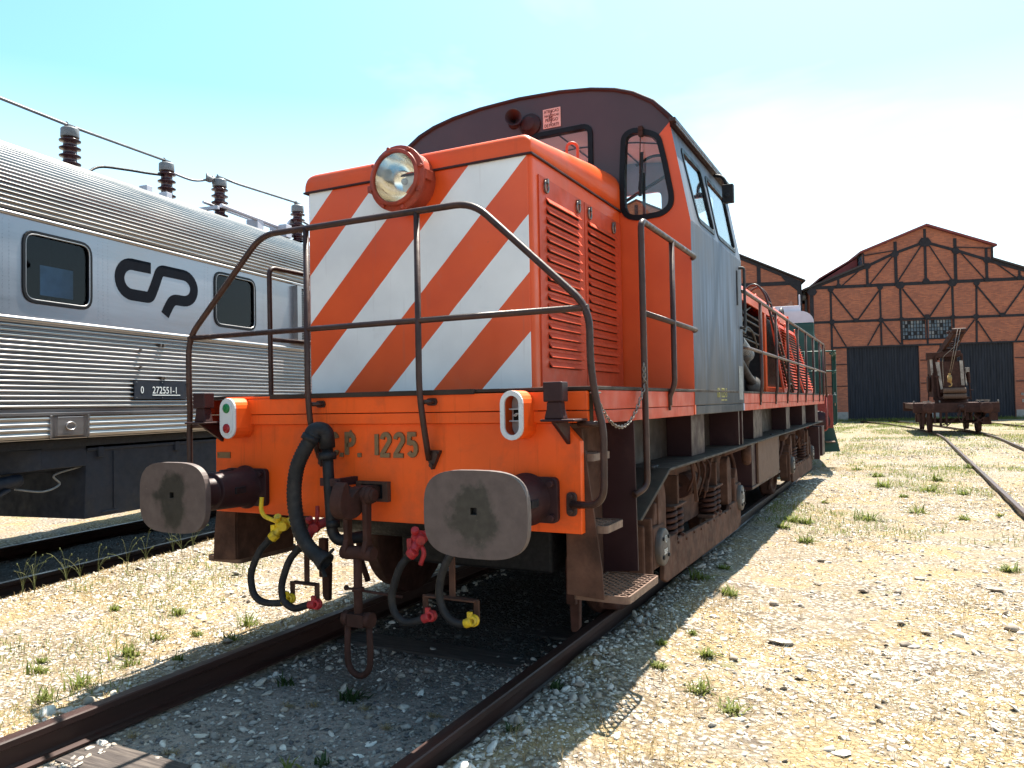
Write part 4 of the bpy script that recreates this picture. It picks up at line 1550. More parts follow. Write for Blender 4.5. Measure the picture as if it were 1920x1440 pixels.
# --- coupling
mb = MB().holed([(-.11, .893), (.11, .893), (.11, 1.005), (-.11, 1.005)], [[(-.075, .91), (.075, .91), (.075, .99), (-.075, .99)]], 'y', -.035, 0)
mb.box(-.075, .075, -.004, -.001, .91, .99, 1)
part(mb, 'hook_pocket', [M['dustbrown'], M['black']], bev=.004)
hk = [(0, .985), (-.12, .99), (-.20, .985), (-.235, .955), (-.255, .94), (-.272, .965), (-.285, 1.03), (-.315, 1.02), (-.345, .96), (-.355, .90), (-.33, .845), (-.27, .822), (-.20, .83), (-.13, .875), (0, .90)]
mb = MB().prism(fil(hk, .03, 4, True), 'x', -.038, .038)
dh = part(mb, 'draw_hook', M['rust'], bev=.016, seg=3)
yc = -.165
mb = MB()
mb.cyl((-.115, yc, .945), (.125, yc, .945), .034, n=18)
for s in (1, -1):
    sh = [(yc - .045, .945), (yc - .028, .90), (yc - .022, .70), (yc - .045, .645), (yc - .03, .598), (yc, .585), (yc + .03, .598), (yc + .045, .645), (yc + .022, .70), (yc + .028, .90), (yc + .045, .945), (yc + .03, .985), (yc, .998), (yc - .03, .985)]
    mb.prism(sh, 'x', s * .066 - .016, s * .066 + .016)
    mb.cyl((s * .082, yc, .945), (s * .112, yc, .945), .05, .042, n=18)
mb.build('coupling_link', M['rust'], dh, bev=.008)
mb = MB()
mb.cyl((-.10, yc, .628), (.11, yc, .628), .038, n=18)
mb.cyl((-.0, yc, .60), (0, yc, .27), .024, n=16)
mb.cyl((0, yc, .44), (0, yc, .42), .034, n=12)
mb.cyl((-.075, yc - .005, .43), (.26, yc + .05, .40), .008, n=8)
mb.ball((-.08, yc, .43), .016, n=8)
mb.box(-.055, .055, yc - .035, yc + .035, .23, .30)
mb.build('coupling_screw', M['rust'], dh, bev=.004)
mb = MB()
U = [(-.07, yc, .30), (-.078, yc, .10)] + [(-.0 + .078 * math.cos(R(a)), yc, .05 + .078 * math.sin(R(a)) * 1.15) for a in range(195, 350, 15)] + [(.078, yc, .10), (.07, yc, .30)]
mb.tube(U, .018, 10)
for s in (1, -1):
    mb.cyl((s * .055, yc, .268), (s * .092, yc, .268), .042, n=16)
mb.build('coupling_shackle', M['rust'], dh)

# --- brake hoses
def hose(pts, cock, cockmat, headmat, handle):
    mb = MB()
    P = spline(pts, 7)
    mb.tube(P, .0205, 10)
    mb.tube([P[0], P[3]], .025, 10)
    h = part(mb, 'brake_hose', M['hose'])
    mb = MB()
    cx, cy_, cz = cock
    mb.cyl((cx + .07, cy_ + .08, cz + .03), (cx, cy_, cz), .026, .03, n=12)
    mb.ball((cx, cy_, cz), .046, .044, .042, 12)
    mb.cyl((cx - .005, cy_ - .03, cz + .03), (cx + .005, cy_ - .045, cz + .055), .022, n=8)
    mb.box(cx - .05, cx - .02, cy_ - .045, cy_ - .02, cz - .06, cz + .0)
    mb.cyl((cx, cy_, cz), P[0], .026, .024, n=12)
    mb.cyl((cx + .02, cy_ - .02, cz), (cx + .045, cy_ - .05, cz - .005), .030, .026, n=10)
    mb.cyl(P[0] + (P[0] - P[2]).normalized() * .01, P[0] + (P[2] - P[0]).normalized() * .03, .031, n=8)
    mb.tube(fil(handle, .03), .013, 8)
    mb.build('brake_cock', M[cockmat], h, bev=.003)
    mb = MB()
    e = P[-1]
    d = (P[-1] - P[-3]).normalized()
    mb.cyl(e - d * .03, e + d * .015, .024, n=10)
    mb.lathe(e + d * .015, (0.15, -1, .1), [(-.026, .018), (-.026, .031), (-.008, .031), (-.006, .027), (.010, .027), (.014, .020), (.010, .012), (-.006, .010)], 14)
    mb.box(e.x - .012, e.x + .012, e.y - .01, e.y + .01, e.z + .02, e.z + .05)
    mb.build('hose_head', M[headmat], h, bev=.003)


hose([(-.605, -.16, .69), (-.69, -.19, .60), (-.75, -.2, .48), (-.755, -.2, .40), (-.73, -.2, .335), (-.66, -.2, .302), (-.55, -.19, .305), (-.50, -.18, .325)], (-.585, -.12, .745), 'yellow', 'yellow', [(-.60, -.14, .76), (-.70, -.15, .79), (-.735, -.14, .83), (-.735, -.13, .90)])
hose([(-.37, -.17, .66), (-.45, -.2, .57), (-.505, -.2, .46), (-.52, -.2, .39), (-.50, -.2, .322), (-.425, -.2, .290), (-.34, -.2, .315), (-.285, -.2, .325)], (-.40, -.06, .735), 'red', 'red', [(-.385, -.07, .74), (-.345, -.09, .79), (-.345, -.09, .86)])
hose([(.385, -.19, .665), (.31, -.2, .585), (.262, -.2, .47), (.25, -.2, .40), (.272, -.2, .335), (.335, -.2, .297), (.42, -.2, .315), (.475, -.2, .337)], (.375, -.12, .725), 'red', 'red', [(.39, -.14, .70), (.43, -.15, .66), (.40, -.15, .59)])
hose([(.655, -.19, .72), (.60, -.2, .64), (.558, -.2, .545), (.548, -.2, .45), (.575, -.2, .375), (.63, -.2, .332), (.69, -.2, .328), (.725, -.2, .340)], (.66, -.12, .745), 'yellow', 'yellow', [(.68, -.14, .75), (.74, -.15, .78)])
for x, za, zb in ((-.42, .80, .415), (.565, .78, .425)):
    mb = MB()
    mb.bar((x, -.1, za), (x, -.1, zb), .036, .012, upv=(0, 1, 0))
    w_ = .092 if x < 0 else .155
    mb.bar((x - w_, -.12, zb), (x + w_, -.12, zb), .05, .011)
    for s in (-1, 1):
        mb.bar((x + s * w_, -.12, zb + .005), (x + s * w_, -.12, zb - .10), .034, .011, upv=(0, 1, 0))
    part(mb, 'hose_hanger', M['dustbrown'], bev=.004)
# ribbed jumper hose and its standpipe
mb = MB()
J = spline([(-.262, -.20, 1.285), (-.31, -.225, 1.20), (-.36, -.235, 1.10), (-.385, -.235, .98), (-.38, -.235, .86), (-.345, -.235, .735), (-.275, -.235, .645), (-.19, -.235, .592)], 12)
mb.tube(J, [.039 + (.0045 if i % 2 else 0) for i in range(len(J))], 14)
jh = part(mb, 'jumper_hose', M['hose'])
mb = MB()
mb.tube(fil([(-.285, -.21, 1.25), (-.272, -.195, 1.305), (-.225, -.15, 1.30), (-.225, -.14, 1.20)], .05, 6), .046, 14)
mb.cyl((-.292, -.215, 1.24), (-.28, -.205, 1.27), .052, n=14)
mb.cyl((-.226, -.14, 1.135), (-.226, -.14, 1.175), .052, n=14)
mb.tube(fil([(-.226, -.14, 1.2), (-.215, -.14, 1.0), (-.205, -.13, .72), (-.17, -.12, .675), (-.03, -.04, .70)], .05, 6), .032, 12)
mb.cyl((-.20, -.13, .79), (-.197, -.13, .75), .039, n=12)
mb.build('standpipe', M['black'], jh)
mb = MB().box(-.265, -.12, -.16, -.148, .985, 1.03).box(-.15, -.12, -.15, 0, .985, 1.03)
mb.cyl((-.145, -.175, 1.008), (-.145, -.15, 1.008), .014, n=8)
mb.build('pipe_clamp', M['plum'], jh, bev=.003)
mb = MB()
mb.lathe(J[-1] - (J[-1] - J[-3]).normalized() * .02, (J[-1] - J[-3]), [(0, .046), (.03, .05), (.04, .056), (.055, .056), (.055, .04)], 16)
mb.bar((-.17, -.235, .60), (-.10, -.245, .655), .014, .016)
mb.bar((-.20, -.235, .56), (-.155, -.25, .50), .022, .012)
mb.build('jumper_plug', M['hose'], jh, bev=.003)

# --- underframe
mb = MB()
for s in (1, -1):
    mb.box(s * .97, s * 1.0, .6, 12.4, .98, 1.49)
    fl = [(1.40, .990), (12.45, .990), (12.45, .972), (1.42, .972), (.78, .735), (.74, .745)]
    mb.prism(fl, 'x', s * .93, s * 1.325)
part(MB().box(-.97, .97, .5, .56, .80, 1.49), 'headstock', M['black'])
part(mb, 'main_frame', M['frame'], bev=.004)
for s in (1, -1):
    for y0, y1, x1 in ((2.50, 2.95, 1.20), (4.04, 4.09, 1.28), (4.22, 4.27, 1.28), (5.35, 5.95, 1.2), (8.1, 8.5, 1.2), (10.1, 10.6, 1.2), (11.4, 11.9, 1.28)):
        part(MB().box(s * 1.0, s * x1, y0, y1, .99, 1.325), 'frame_rib', M['plum'], bev=.004)
for s in (1, -1):
    for y, z, x in ((1.35, 1.003, 1.22), (1.42, 1.003, 1.22), (6.3, 1.0, 1.25), (7.5, 1.0, 1.25)):
        part(MB().cyl((s * x, y, .99), (s * x, y, 1.008), .02, n=8), 'frame_bolt', M['darkgrey'])


def coil(mb, x, y, z0, z1, r, turns, wr):
    n = turns * 12
    mb.tube([(x + r * math.cos(2 * PI * i / 12), y + r * math.sin(2 * PI * i / 12), z0 + (z1 - z0) * i / n) for i in range(n + 1)], wr, 7)


def bogie(y0):
    mb = MB()
    for s in (1, -1):
        X0, X1 = s * 1.17, s * 1.205
        # swept equaliser beam with pedestal jaws
        bm = [(1.62, .21), (1.70, .175), (4.30, .150), (4.44, .18), (4.44, .43), (3.92, .43), (3.88, .392), (2.02, .425), (1.98, .47), (1.66, .47)]
        mb.prism([(a + y0, b) for a, b in bm], 'x', X0, X1)
        for a in (1.66, 3.98):
            hz = fil([(a - .09, .42), (a + .10, .42), (a + .10, .80), (a + .02, .90), (a - .09, .86)], .08, 5, True)
            mb.prism([(p + y0, q_) for p, q_ in hz], 'x', s * 1.12, s * 1.19)
        # inner side frame
        sf = [(1.3, .62), (1.9, .50), (2.4, .42), (3.2, .42), (3.9, .50), (4.7, .62), (4.7, .84), (3.6, .93), (2.3, .93), (1.3, .84)]
        mb.prism([(a + y0, b) for a, b in sf], 'x', s * 1.02, s * 1.06)
        for a in (2.06, 3.38):
            tr = [(a - .17, .66), (a + .19, .66), (a + .05, .86), (a - .05, .86)]
            mb.box(s * 1.06, s * 1.215, a - .17 + y0, a + .20 + y0, .655, .672)
            mb.prism([(a - .02 + y0, .67), (a + .02 + y0, .67), (a + .02 + y0, .88), (a - .02 + y0, .88)], 'x', s * 1.06, s * 1.2)
            mb.box(s * 1.06, s * 1.2, a - .17 + y0, a + .19 + y0, .40, .43)
        mb.cyl((s * 1.12, 1.2 + y0, .86), (s * 1.12, 1.75 + y0, .88), .045, n=12)
        mb.bar((s * 1.2, 2.5 + y0, .95), (s * 1.2, 2.62 + y0, .62), .03, .02)
        mb.bar((s * 1.2, 3.15 + y0, .95), (s * 1.2, 2.95 + y0, .66), .03, .02)
    mb.box(-1.0, 1.0, 2.75 + y0, 3.25 + y0, .45, .8)
    for s in (1, -1):
        for k in range(9):
            mb.cyl((s * 1.2, y0 + 2.0 + .24 * k, .40 - .012 * (k % 2)), (s * 1.218, y0 + 2.0 + .24 * k, .40 - .012 * (k % 2)), .012, n=6)
    bg_ = part(mb, 'bogie', M['dustbrown'], bev=.008)
    for s in (1, -1):
        for yw, d in ((1.56, 1), (4.40, -1)):
            mb = MB().prism(fil([(y0 + yw + d * .50, .20), (y0 + yw + d * .60, .24), (y0 + yw + d * .56, .62), (y0 + yw + d * .46, .60)], .03, 3, True), 'x', s * .84, s * .94)
            mb.bar((s * .93, y0 + yw + d * .55, .30), (s * .93, y0 + yw + d * .50, .92), .05, .04)
            mb.build('brake_block', M['rust'], bg_, bev=.003)
            MB().tube(spline([(s * 1.08, y0 + yw - d * .15, .93), (s * 1.1, y0 + yw - d * .30, .70), (s * .98, y0 + yw - d * .46, .35), (s * .92, y0 + yw - d * .44, .12)], 5), .022, 8).build('sand_pipe', M['rust'], bg_)
        mb = MB().cyl((s * 1.06, y0 + 2.62, .74), (s * 1.06, y0 + 3.0, .74), .10, n=16)
        mb.cyl((s * 1.06, y0 + 2.2, .74), (s * 1.06, y0 + 2.62, .74), .022, n=8)
        mb.build('brake_cylinder', M['rust'], bg_)
        for k in range(4):
            MB().tube(spline([(s * (1.22 - .01 * k), y0 + 2.35 + .2 * k, .97), (s * 1.23, y0 + 2.40 + .2 * k, .85), (s * 1.16, y0 + 2.5 + .18 * k, .72 - .04 * k)], 4), .010, 6).build('air_pipe', M['rust'], bg_)
    for yw in (1.56, 4.40):
        mb = MB()
        for s in (1, -1):
            mb.lathe((s * .815, y0 + yw, .46), (s, 0, 0), [(-.03, .1), (-.03, .485), (.0, .49), (.008, .462), (.125, .455), (.125, .39), (.10, .37), (.095, .16), (.13, .14), (.14, 0)], 40)
        mb.cyl((-.82, y0 + yw, .46), (.82, y0 + yw, .46), .085, n=14)
        mb.build('wheelset', M['rust'], bg_)
        for s in (1, -1):
            mb = MB()
            mb.box(s * 1.0, s * 1.20, yw - .15 + y0, yw + .13 + y0, .31, .59)
            mb.box(s * 1.06, s * 1.20, yw - .20 + y0, yw - .16 + y0, .22, .66)
            mb.box(s * 1.06, s * 1.17, yw - .27 + y0, yw - .24 + y0, .28, .62)
            mb.prism([(yw - .08 + y0, .59), (yw + .08 + y0, .59), (yw + .03 + y0, .74), (yw - .03 + y0, .74)], 'x', s * 1.05, s * 1.18)
            ab = mb.build('axlebox', M['dustbrown'], bg_, bev=.012)
            mb = MB().lathe((s * 1.20, yw + y0, .445), (s, 0, 0), [(0, .125), (.028, .125), (.034, .12), (.038, .112), (.04, 0)], 32)
            for k in range(4):
                a = R(45 + 90 * k)
                mb.cyl((s * 1.235, yw + y0 + .088 * math.cos(a), .445 + .088 * math.sin(a)), (s * 1.25, yw + y0 + .088 * math.cos(a), .445 + .088 * math.sin(a)), .013, n=6, m=1)
            if s > 0:
                mb.text('SKF', .05, (1.2415, yw + y0 - .045, .40), (0, 1, 0), (0, 0, 1), .002, 2)
                mb.tube([(1.2415, yw + y0 + .022 * math.cos(R(a)), .50 + .024 * math.sin(R(a))) for a in range(0, 360, 30)], .002, 4, 2, closed=True)
                mb.text('1', .03, (1.2415, yw + y0 - .007, .49), (0, 1, 0), (0, 0, 1), .002, 2)
            mb.build('axlebox_cover', [M['coverpaint'], M['black'], M['whitetext']], bg_)
    for s in (1, -1):
        for a in (2.06, 3.38):
            mb = MB()
            coil(mb, s * 1.135, y0 + a - .08, .43, .655, .062, 5, .0175)
            coil(mb, s * 1.135, y0 + a + .09, .43, .655, .062, 5, .0175)
            mb.build('coil_spring', M['rust'], bg_)


bogie(0)
bogie(7.0)
for s in (1, -1):
    mb = MB().prism([(s * .90, .34), (s * .97, .34), (s * .965, .11), (s * .94, .08), (s * .91, .08)], 'y', .66, .70)
    mb.prism([(s * .90, .52), (s * .96, .52), (s * .96, .25), (s * .90, .25)], 'y', .62, .66)
    part(mb, 'rail_guard', M['rust'], bev=.006)
mb = MB()
for s in (1, -1):
    mb.box(s * .5, s * 1.24, 4.95, 7.0, .50, .968)
    mb.prism([(s * .5, .30), (s * 1.25, .47), (s * 1.25, .50), (s * .5, .50)], 'y', 4.9, 7.0)
bb_ = part(mb, 'battery_box', M['plum'], bev=.006)
for s in (1, -1):
    MB().box(s * 1.245, s * 1.27, 5.2, 6.75, .505, .962).build('wooden_cover', M['wood'], bb_, bev=.004)
for s in (1, -1):
    mb = MB().cyl((s * 1.22, 4.75, .95), (s * 1.22, 4.75, .79), .05, n=14)
    mb.ball((s * 1.22, 4.75, .79), .05)
    mb.cyl((s * 1.22, 3.6, .93), (s * 1.22, 4.75, .94), .018, n=8)
    part(mb, 'air_filter', M['dustbrown'])
    mb = MB().box(s * 1.14, s * 1.34, 11.95, 12.45, .35, .90)
    mb.box(s * 1.13, s * 1.30, 11.75, 11.95, .30, .90)
    part(mb, 'rear_step_box', M['plum'], bev=.006)
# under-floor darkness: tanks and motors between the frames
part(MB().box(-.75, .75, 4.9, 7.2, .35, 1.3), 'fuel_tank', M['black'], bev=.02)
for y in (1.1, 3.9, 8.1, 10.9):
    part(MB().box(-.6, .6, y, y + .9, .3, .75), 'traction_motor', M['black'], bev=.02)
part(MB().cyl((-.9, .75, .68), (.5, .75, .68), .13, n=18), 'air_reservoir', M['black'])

# --- rear hood, its side doors taken off
mb = MB()
hx = .86
prof = [(-hx, 2.74), (-hx, 2.86)] + arc(-hx + .12, 2.86, .12, .13, 180, 90, 6)[1:] + arc(hx - .12, 2.86, .12, .13, 90, 0, 6) + [(hx, 2.74)]
inn = [(x * .97, z - .025 if z > 2.75 else z) for x, z in prof]
V = [(x, y, z) for y in (3.935, 11.5) for x, z in prof] + [(x, y, z) for y in (3.935, 11.5) for x, z in inn]
n = len(prof)
F = [(j, j + 1, n + j + 1, n + j) for j in range(n - 1)] + [(2 * n + j, 3 * n + j, 3 * n + j + 1, 2 * n + j + 1) for j in range(n - 1)]
F += [(0, n, 3 * n, 2 * n), (n - 1, 3 * n - 1, 4 * n - 1, 2 * n - 1)]
mb.add(V, F, 0, False)
for s in (1, -1):
    mb.box(s * .82, s * hx, 8.62, 8.78, 1.512, 2.74)
    mb.box(s * .82, s * hx, 5.95, 6.0, 1.512, 2.74)
    mb.box(s * .82, s * hx, 3.935, 4.05, 1.512, 2.74)
    mb.box(s * .82, s * hx, 8.78, 11.5, 1.512, 1.62)
    mb.box(s * .845, s * hx, 10.9, 11.5, 1.62, 2.74)
mb.box(-hx, hx, 11.46, 11.5, 1.512, 2.96)
rh = part(mb, 'rear_hood', M['hood'], bev=.004)
mb = MB()
for y in (6.1, 8.9, 10.9):
    for s in (1, -1):
        mb.tube([(s * .70 + .0, y - .05 + .05 * math.cos(R(a)), 3.0 + .07 * math.sin(R(a))) for a in range(0, 181, 30)], .012, 7)
        mb.box(s * .66, s * .75, y - .13, y + .03, 2.975, 3.0)
part(mb, 'roof_lug', M['louvre'])
mb = MB()
mb.tube([(.80, 11.5 + .12 * 0, 2.60), (.80, 11.5, 2.98)], .02)
mb.tube([(.72, 11.62, 2.80 + .0)] + [(.72, 11.62 + .13 * math.cos(R(a)), 2.95 + .17 * math.sin(R(a))) for a in range(0, 181, 20)], .035, 8)
part(mb, 'rear_hoop', M['darkgrey'])
mb = MB()
mb.box(-.5, .5, 4.3, 8.4, 1.55, 2.1)
mb.box(-.38, .38, 4.4, 8.2, 2.1, 2.5)
for k in range(6):
    y = 4.7 + k * .6
    mb.cyl((.40, y, 2.05), (.62, y, 2.3), .10, .12, n=12)
    mb.cyl((.55, y, 1.6), (.55, y, 2.0), .08, n=10)
    mb.tube(spline([(.45, y + .1, 2.4), (.6, y + .2, 2.5), (.72, y + .25, 2.3), (.7, y + .3, 1.9)], 4), .018, 6)
mb.lathe((.60, 4.55, 2.15), (1, 0, .2), [(0, .05), (.02, .16), (.07, .17), (.09, .08), (.12, .08), (.13, .13), (.18, .13), (.19, 0)], 18)
mb.tube(spline([(.70, 4.3, 1.9), (.78, 4.7, 1.75), (.76, 5.2, 1.66), (.72, 5.7, 1.62)], 5), .05, 10)
mb.cyl((.75, 4.1, 2.55), (.75, 8.5, 2.55), .02, n=8)
mb.cyl((.70, 4.1, 2.35), (.70, 8.5, 2.35), .014, n=8)
part(mb, 'engine', M['engine'], bev=.01)
mb = MB()
mb.tube([(.78, 6.75 + .02 * i, 2.20 - .004 * i) for i in range(40)], [.085 + (.018 if i % 4 < 2 else 0) for i in range(40)], 14)
part(mb, 'bellows_duct', M['greymetal'])
mb = MB()
mb.tube(spline([(.74, 6.7, 2.02), (.76, 7.1, 1.92), (.78, 7.5, 1.76), (.78, 8.0, 1.66), (.74, 8.4, 1.64)], 6), .06, 10)
mb.lathe((.72, 7.3, 2.0), (.8, -.5, .1), [(0, .06), (.03, .12), (.08, .12), (.10, .07), (.14, .06), (.15, 0)], 16)
mb.lathe((.76, 7.9, 1.62), (.7, -.6, .2), [(0, .08), (.03, .13), (.08, .13), (.10, .05), (.11, 0)], 16)
mb.ball((.76, 6.9, 2.50), .09, .12, .08)
mb.tube(spline([(.76, 6.9, 2.42), (.80, 7.2, 2.34), (.78, 7.5, 2.44), (.8, 7.9, 2.38), (.78, 8.3, 2.2)], 6), .022, 8)
for z in (2.28, 2.42, 2.55, 2.64):
    mb.cyl((.79, 6.4, z), (.79, 8.6, z - .03), .014, n=6)
mb.bar((.80, 7.1, 2.6), (.80, 7.7, 2.74), .03, .02)
part(mb, 'engine_pipework', M['pipes'])
mb = MB().box(.55, .83, 8.95, 9.9, 1.52, 2.10)
part(mb, 'electrical_cabinet', M['darkgrey'], bev=.01)
mb = MB()
mb.box(-.80, .80, 8.8, 10.9, 1.52, 2.72)
for k in range(40):
    mb.box(.80, .81, 8.84 + k * .051, 8.86 + k * .051, 1.62, 2.7)
part(mb, 'radiator_core', M['darkgrey'])

# --- loose things on the running board: taken-off louvred doors and a ladder
def loose_panel(y0, y1, xb, xt, zt, label):
    t = thing('louvre_panel', label, 'panel', (0, 0, 0), 0, 'louvred doors leaning on the rear hood')
    mb = MB()
    z0 = 1.512
    X = lambda z: xb + (xt - xb) * (z - z0) / (zt - z0)
    lean = lambda x, y, z: (x + X(z), y, z)
    mb.box(-.03, 0, y0, y0 + .06, z0, zt)
    mb.box(-.03, 0, y1 - .06, y1, z0, zt)
    mb.box(-.03, 0, y0 + .06, y1 - .06, z0, z0 + .06)
    mb.box(-.03, 0, y0 + .06, y1 - .06, zt - .06, zt)
    mb.shear(lean)
    mb.build('panel_frame', M['louvre'], t, bev=.003)
    mb = MB()
    k = 20
    for i in range(k):
        z = z0 + .08 + (zt - z0 - .16) * i / k
        mb.prism([(-.02, z + .03), (.03, z), (.034, z + .006), (-.012, z + .038)], 'y', y0 + .07, y1 - .07)
    mb.shear(lean)
    mb.build('louvre_slats', M['louvre'], t)
    mb = MB()
    for y in (y0 + .12, y1 - .12):
        mb.tube([(.015, y + .03 * math.cos(R(a)), zt + .02 + .035 * math.sin(R(a))) for a in range(0, 360, 36)], .008, 6, closed=True)
    mb.shear(lambda x, y, z: (x + xt, y, z))
    mb.build('ring_pull', M['louvre'], t)


loose_panel(8.85, 9.55, 1.10, .93, 2.68, 'nearest orange louvred door leaning upright against the rear hood')
loose_panel(9.45, 10.35, 1.16, .93, 2.66, 'middle orange louvred door leaning between two others on the hood')
loose_panel(10.2, 11.7, 1.24, .93, 2.66, 'widest orange louvred door, furthest back, foot pulled out to the rail')
mb = MB()
for dy in (0, .34):
    mb.tube(fil([(.62, 8.15 + dy, 3.02), (.80, 8.15 + dy, 3.16), (.95, 8.13 + dy, 2.98), (1.27, 8.08 + dy, 1.525)], .16, 8), .017, 8)
for k in range(7):
    f = k / 6.6
    x, z = .98 + (1.27 - .98) * f, 2.86 + (1.525 - 2.86) * f
    mb.cyl((x, 8.11, z), (x, 8.46, z), .012, n=8)
tag(mb.build('ladder', M['rail_paint']), 'brown pipe ladder with hooked top hung over the rear hood', 'ladder')

# --- safety chain between the rails
mb = MB()
p0, p1 = Vector((1.372, -.075, 1.47)), Vector((1.405, .625, 1.53))
N = 32
pts = []
for i in range(N + 1):
    t = i / N
    p = p0.lerp(p1, t)
    p.z -= .20 * (1 - (2 * t - 1) ** 2)
    pts.append(p)
pts += [Vector((1.405, .612, 1.53 + .018 * k)) for k in range(1, 7)]
for i in range(len(pts) - 1):
    c, d = (pts[i] + pts[i + 1]) / 2, (pts[i + 1] - pts[i]).normalized()
    a = d.cross(Vector((1, 0, 0))).normalized() if i % 2 else Vector((1, 0, 0))
    mb.tube([c + d * (.017 * math.cos(R(q_))) + a * (.0085 * math.sin(R(q_))) for q_ in range(0, 360, 45)], .0032, 6, closed=True)
mb.tube([(1.372 + .024 * math.cos(R(q_)), -.075 + .024 * math.sin(R(q_)), 1.475) for q_ in range(0, 360, 30)], .005, 6, closed=True)
tag(mb.build('safety_chain', M['iron']), 'steel chain hanging between the handrails above the cab steps', 'chain')

# ------------------------------------------------------------------ stainless railcar on the left
TR = thing('electric_railcar', 'stainless steel fluted electric railcar with dark emblem, standing left of the locomotive', 'railcar', (-5.41 * c9, -5.41 * s9, 0), PH)
U0, U1 = -7.0, 17.0


def tpart(mb, name, mats, bev=0, parent=None, **k):
    return mb.build(name, mats, parent or TR, bev, **k)


def flutes(z0, z1, n, x, h):
    """rounded ribs up a flat side: list of (x,z)"""
    out = []
    p = (z1 - z0) / n
    for i in range(n):
        for f, e in ((0, 0), (.16, .05), (.3, .6), (.44, .95), (.56, 1), (.70, .85), (.84, .35)):
            out.append((x + h * e, z0 + p * (i + f)))
    out.append((x, z1))
    return out


def sheet(mb, prof, m=0, sm=True, u0=None, u1=None):
    us = (U0 if u0 is None else u0, U1 if u1 is None else u1)
    V = [(x, u, z) for u in us for x, z in prof]
    n = len(prof)
    return mb.add(V, [(j, j + 1, n + j + 1, n + j) for j in range(n - 1)], m, sm)


XB = 1.36
for s in (1, -1):
    mb = MB()
    f = lambda pr: [(s * x, z) for x, z in pr]
    sheet(mb, f([(1.30, 1.18), (XB, 1.182)] + [(XB, 1.19)]))
    if s > 0:
        sheet(mb, f(flutes(1.195, 1.395, 4, XB - .006, .018)), u1=1.43)
        sheet(mb, f(flutes(1.195, 1.395, 4, XB - .006, .018)), u0=1.86)
    else:
        sheet(mb, f(flutes(1.195, 1.395, 4, XB - .006, .018)))
    sheet(mb, f([(XB - .006, 1.395), (XB + .012, 1.40), (XB + .012, 1.425), (XB - .002, 1.43), (XB - .002, 1.46)]), sm=False)
    sheet(mb, f(flutes(1.462, 2.215, 17, XB - .010, .025)))
    tpart(mb, 'lower_fluted_side', M['stainless'])
    mb = MB()
    for zc, r in ((2.252, .026), (3.165, .022)):
        sheet(mb, f([(XB - .01 + (r + .012) * math.cos(R(a)), zc + r * math.sin(R(a))) for a in range(-90, 91, 15)]))
    sheet(mb, f([(XB - .004, 2.213), (XB + .006, 2.228)]))
    tpart(mb, 'belt_moulding', M['stainless'])
    wins = [rrect(1.165, 1.90, 2.41, 3.052, .13), rrect(3.665, 4.45, 2.425, 3.08, .13), rrect(-2.5, -1.4, 2.42, 3.06, .13), rrect(7.6, 8.7, 2.42, 3.06, .13), rrect(10, 11.1, 2.42, 3.06, .13)]
    mb = MB().holed([(U0, 2.27), (U1, 2.27), (U1, 3.15), (U0, 3.15)], wins, 'x', s * (XB - .02), s * XB)
    # rivet rows beside the windows
    if s > 0:
        for u in (1.98, 2.04, 2.10, .98, 1.04, 3.50, 3.56, 4.62):
            for k in range(24):
                z = 2.34 + k * .033
                mb.box(XB, XB + .002, u - .003, u + .003, z, z + .006)
    tpart(mb, 'flat_side_band', M['flatsteel'])
    for i, wn in enumerate(wins):
        if s < 0 and i > 1:
            continue
        wf = MB().holed(offset_poly(wn, .006), [offset_poly(wn, -.028)], 'x', s * (XB - .03), s * (XB + .012)).build('window_frame', M['seal'], TR, bev=.006)
        lip = offset_poly(wn, -.026)
        MB().tube([(s * (XB + .006), p, q_) for p, q_ in lip], .007, 6, closed=True).build('window_lip', M['stainless'], wf)
        MB().prism(lip, 'x', s * (XB - .022), s * (XB - .016)).build('window_pane', M['trainglass'], wf)
    # fluted cant and roof
    EA, EB, EZ = 1.352, .974, 3.175
    ro_ = []
    n = 21
    for i in range(n):
        for fr, e in ((0, 0), (.25, .35), (.42, .95), (.58, 1), (.75, .5)):
            a = R(1.5 + (56 - 1.5) * (i + fr) / n)
            k = .021 * e
            ro_.append(((EA + k) * math.cos(a), EZ + (EB + k) * math.sin(a)))
    sm_ = [(EA * math.cos(R(a)), EZ + EB * math.sin(R(a))) for a in range(56, 91, 4)] + [(0, EZ + EB)]
    mb = MB()
    sheet(mb, f(ro_))
    tpart(mb, 'fluted_roof_side', M['roofsteel'])
    mb = MB()
    sheet(mb, f([(x, z + .012) for x, z in sm_]))
    tpart(mb, 'roof_top', M['darkgrey'])
mb = MB()
mb.box(-1.3, 1.3, U0, U1, 1.10, 1.17)
mb.box(-1.3, 1.3, U0, U1, 2.0, 2.06)
mb.box(-.05, .05, U0, U1, 2.06, 3.9)
for u in (-.2, 2.6, 5.2):
    mb.box(-1.3, 1.3, u, u + .05, 2.06, 3.4)
tpart(mb, 'interior', M['black'])
mb = MB().box(1.17, 1.175, 1.50, 1.86, 2.52, 2.80)
tpart(mb, 'window_blind', M['blind'])
for u, lb in ((U0, 'a'), (U1, 'b')):
    outl = [(-1.36, 1.18), (1.36, 1.18), (1.36, 3.17)] + [(EA * math.cos(R(a)), EZ + EB * math.sin(R(a))) for a in range(6, 175, 6)] + [(-1.36, 3.17)]
    tpart(MB().prism(outl, 'y', u - .02, u), 'car_end', M['flatsteel'])
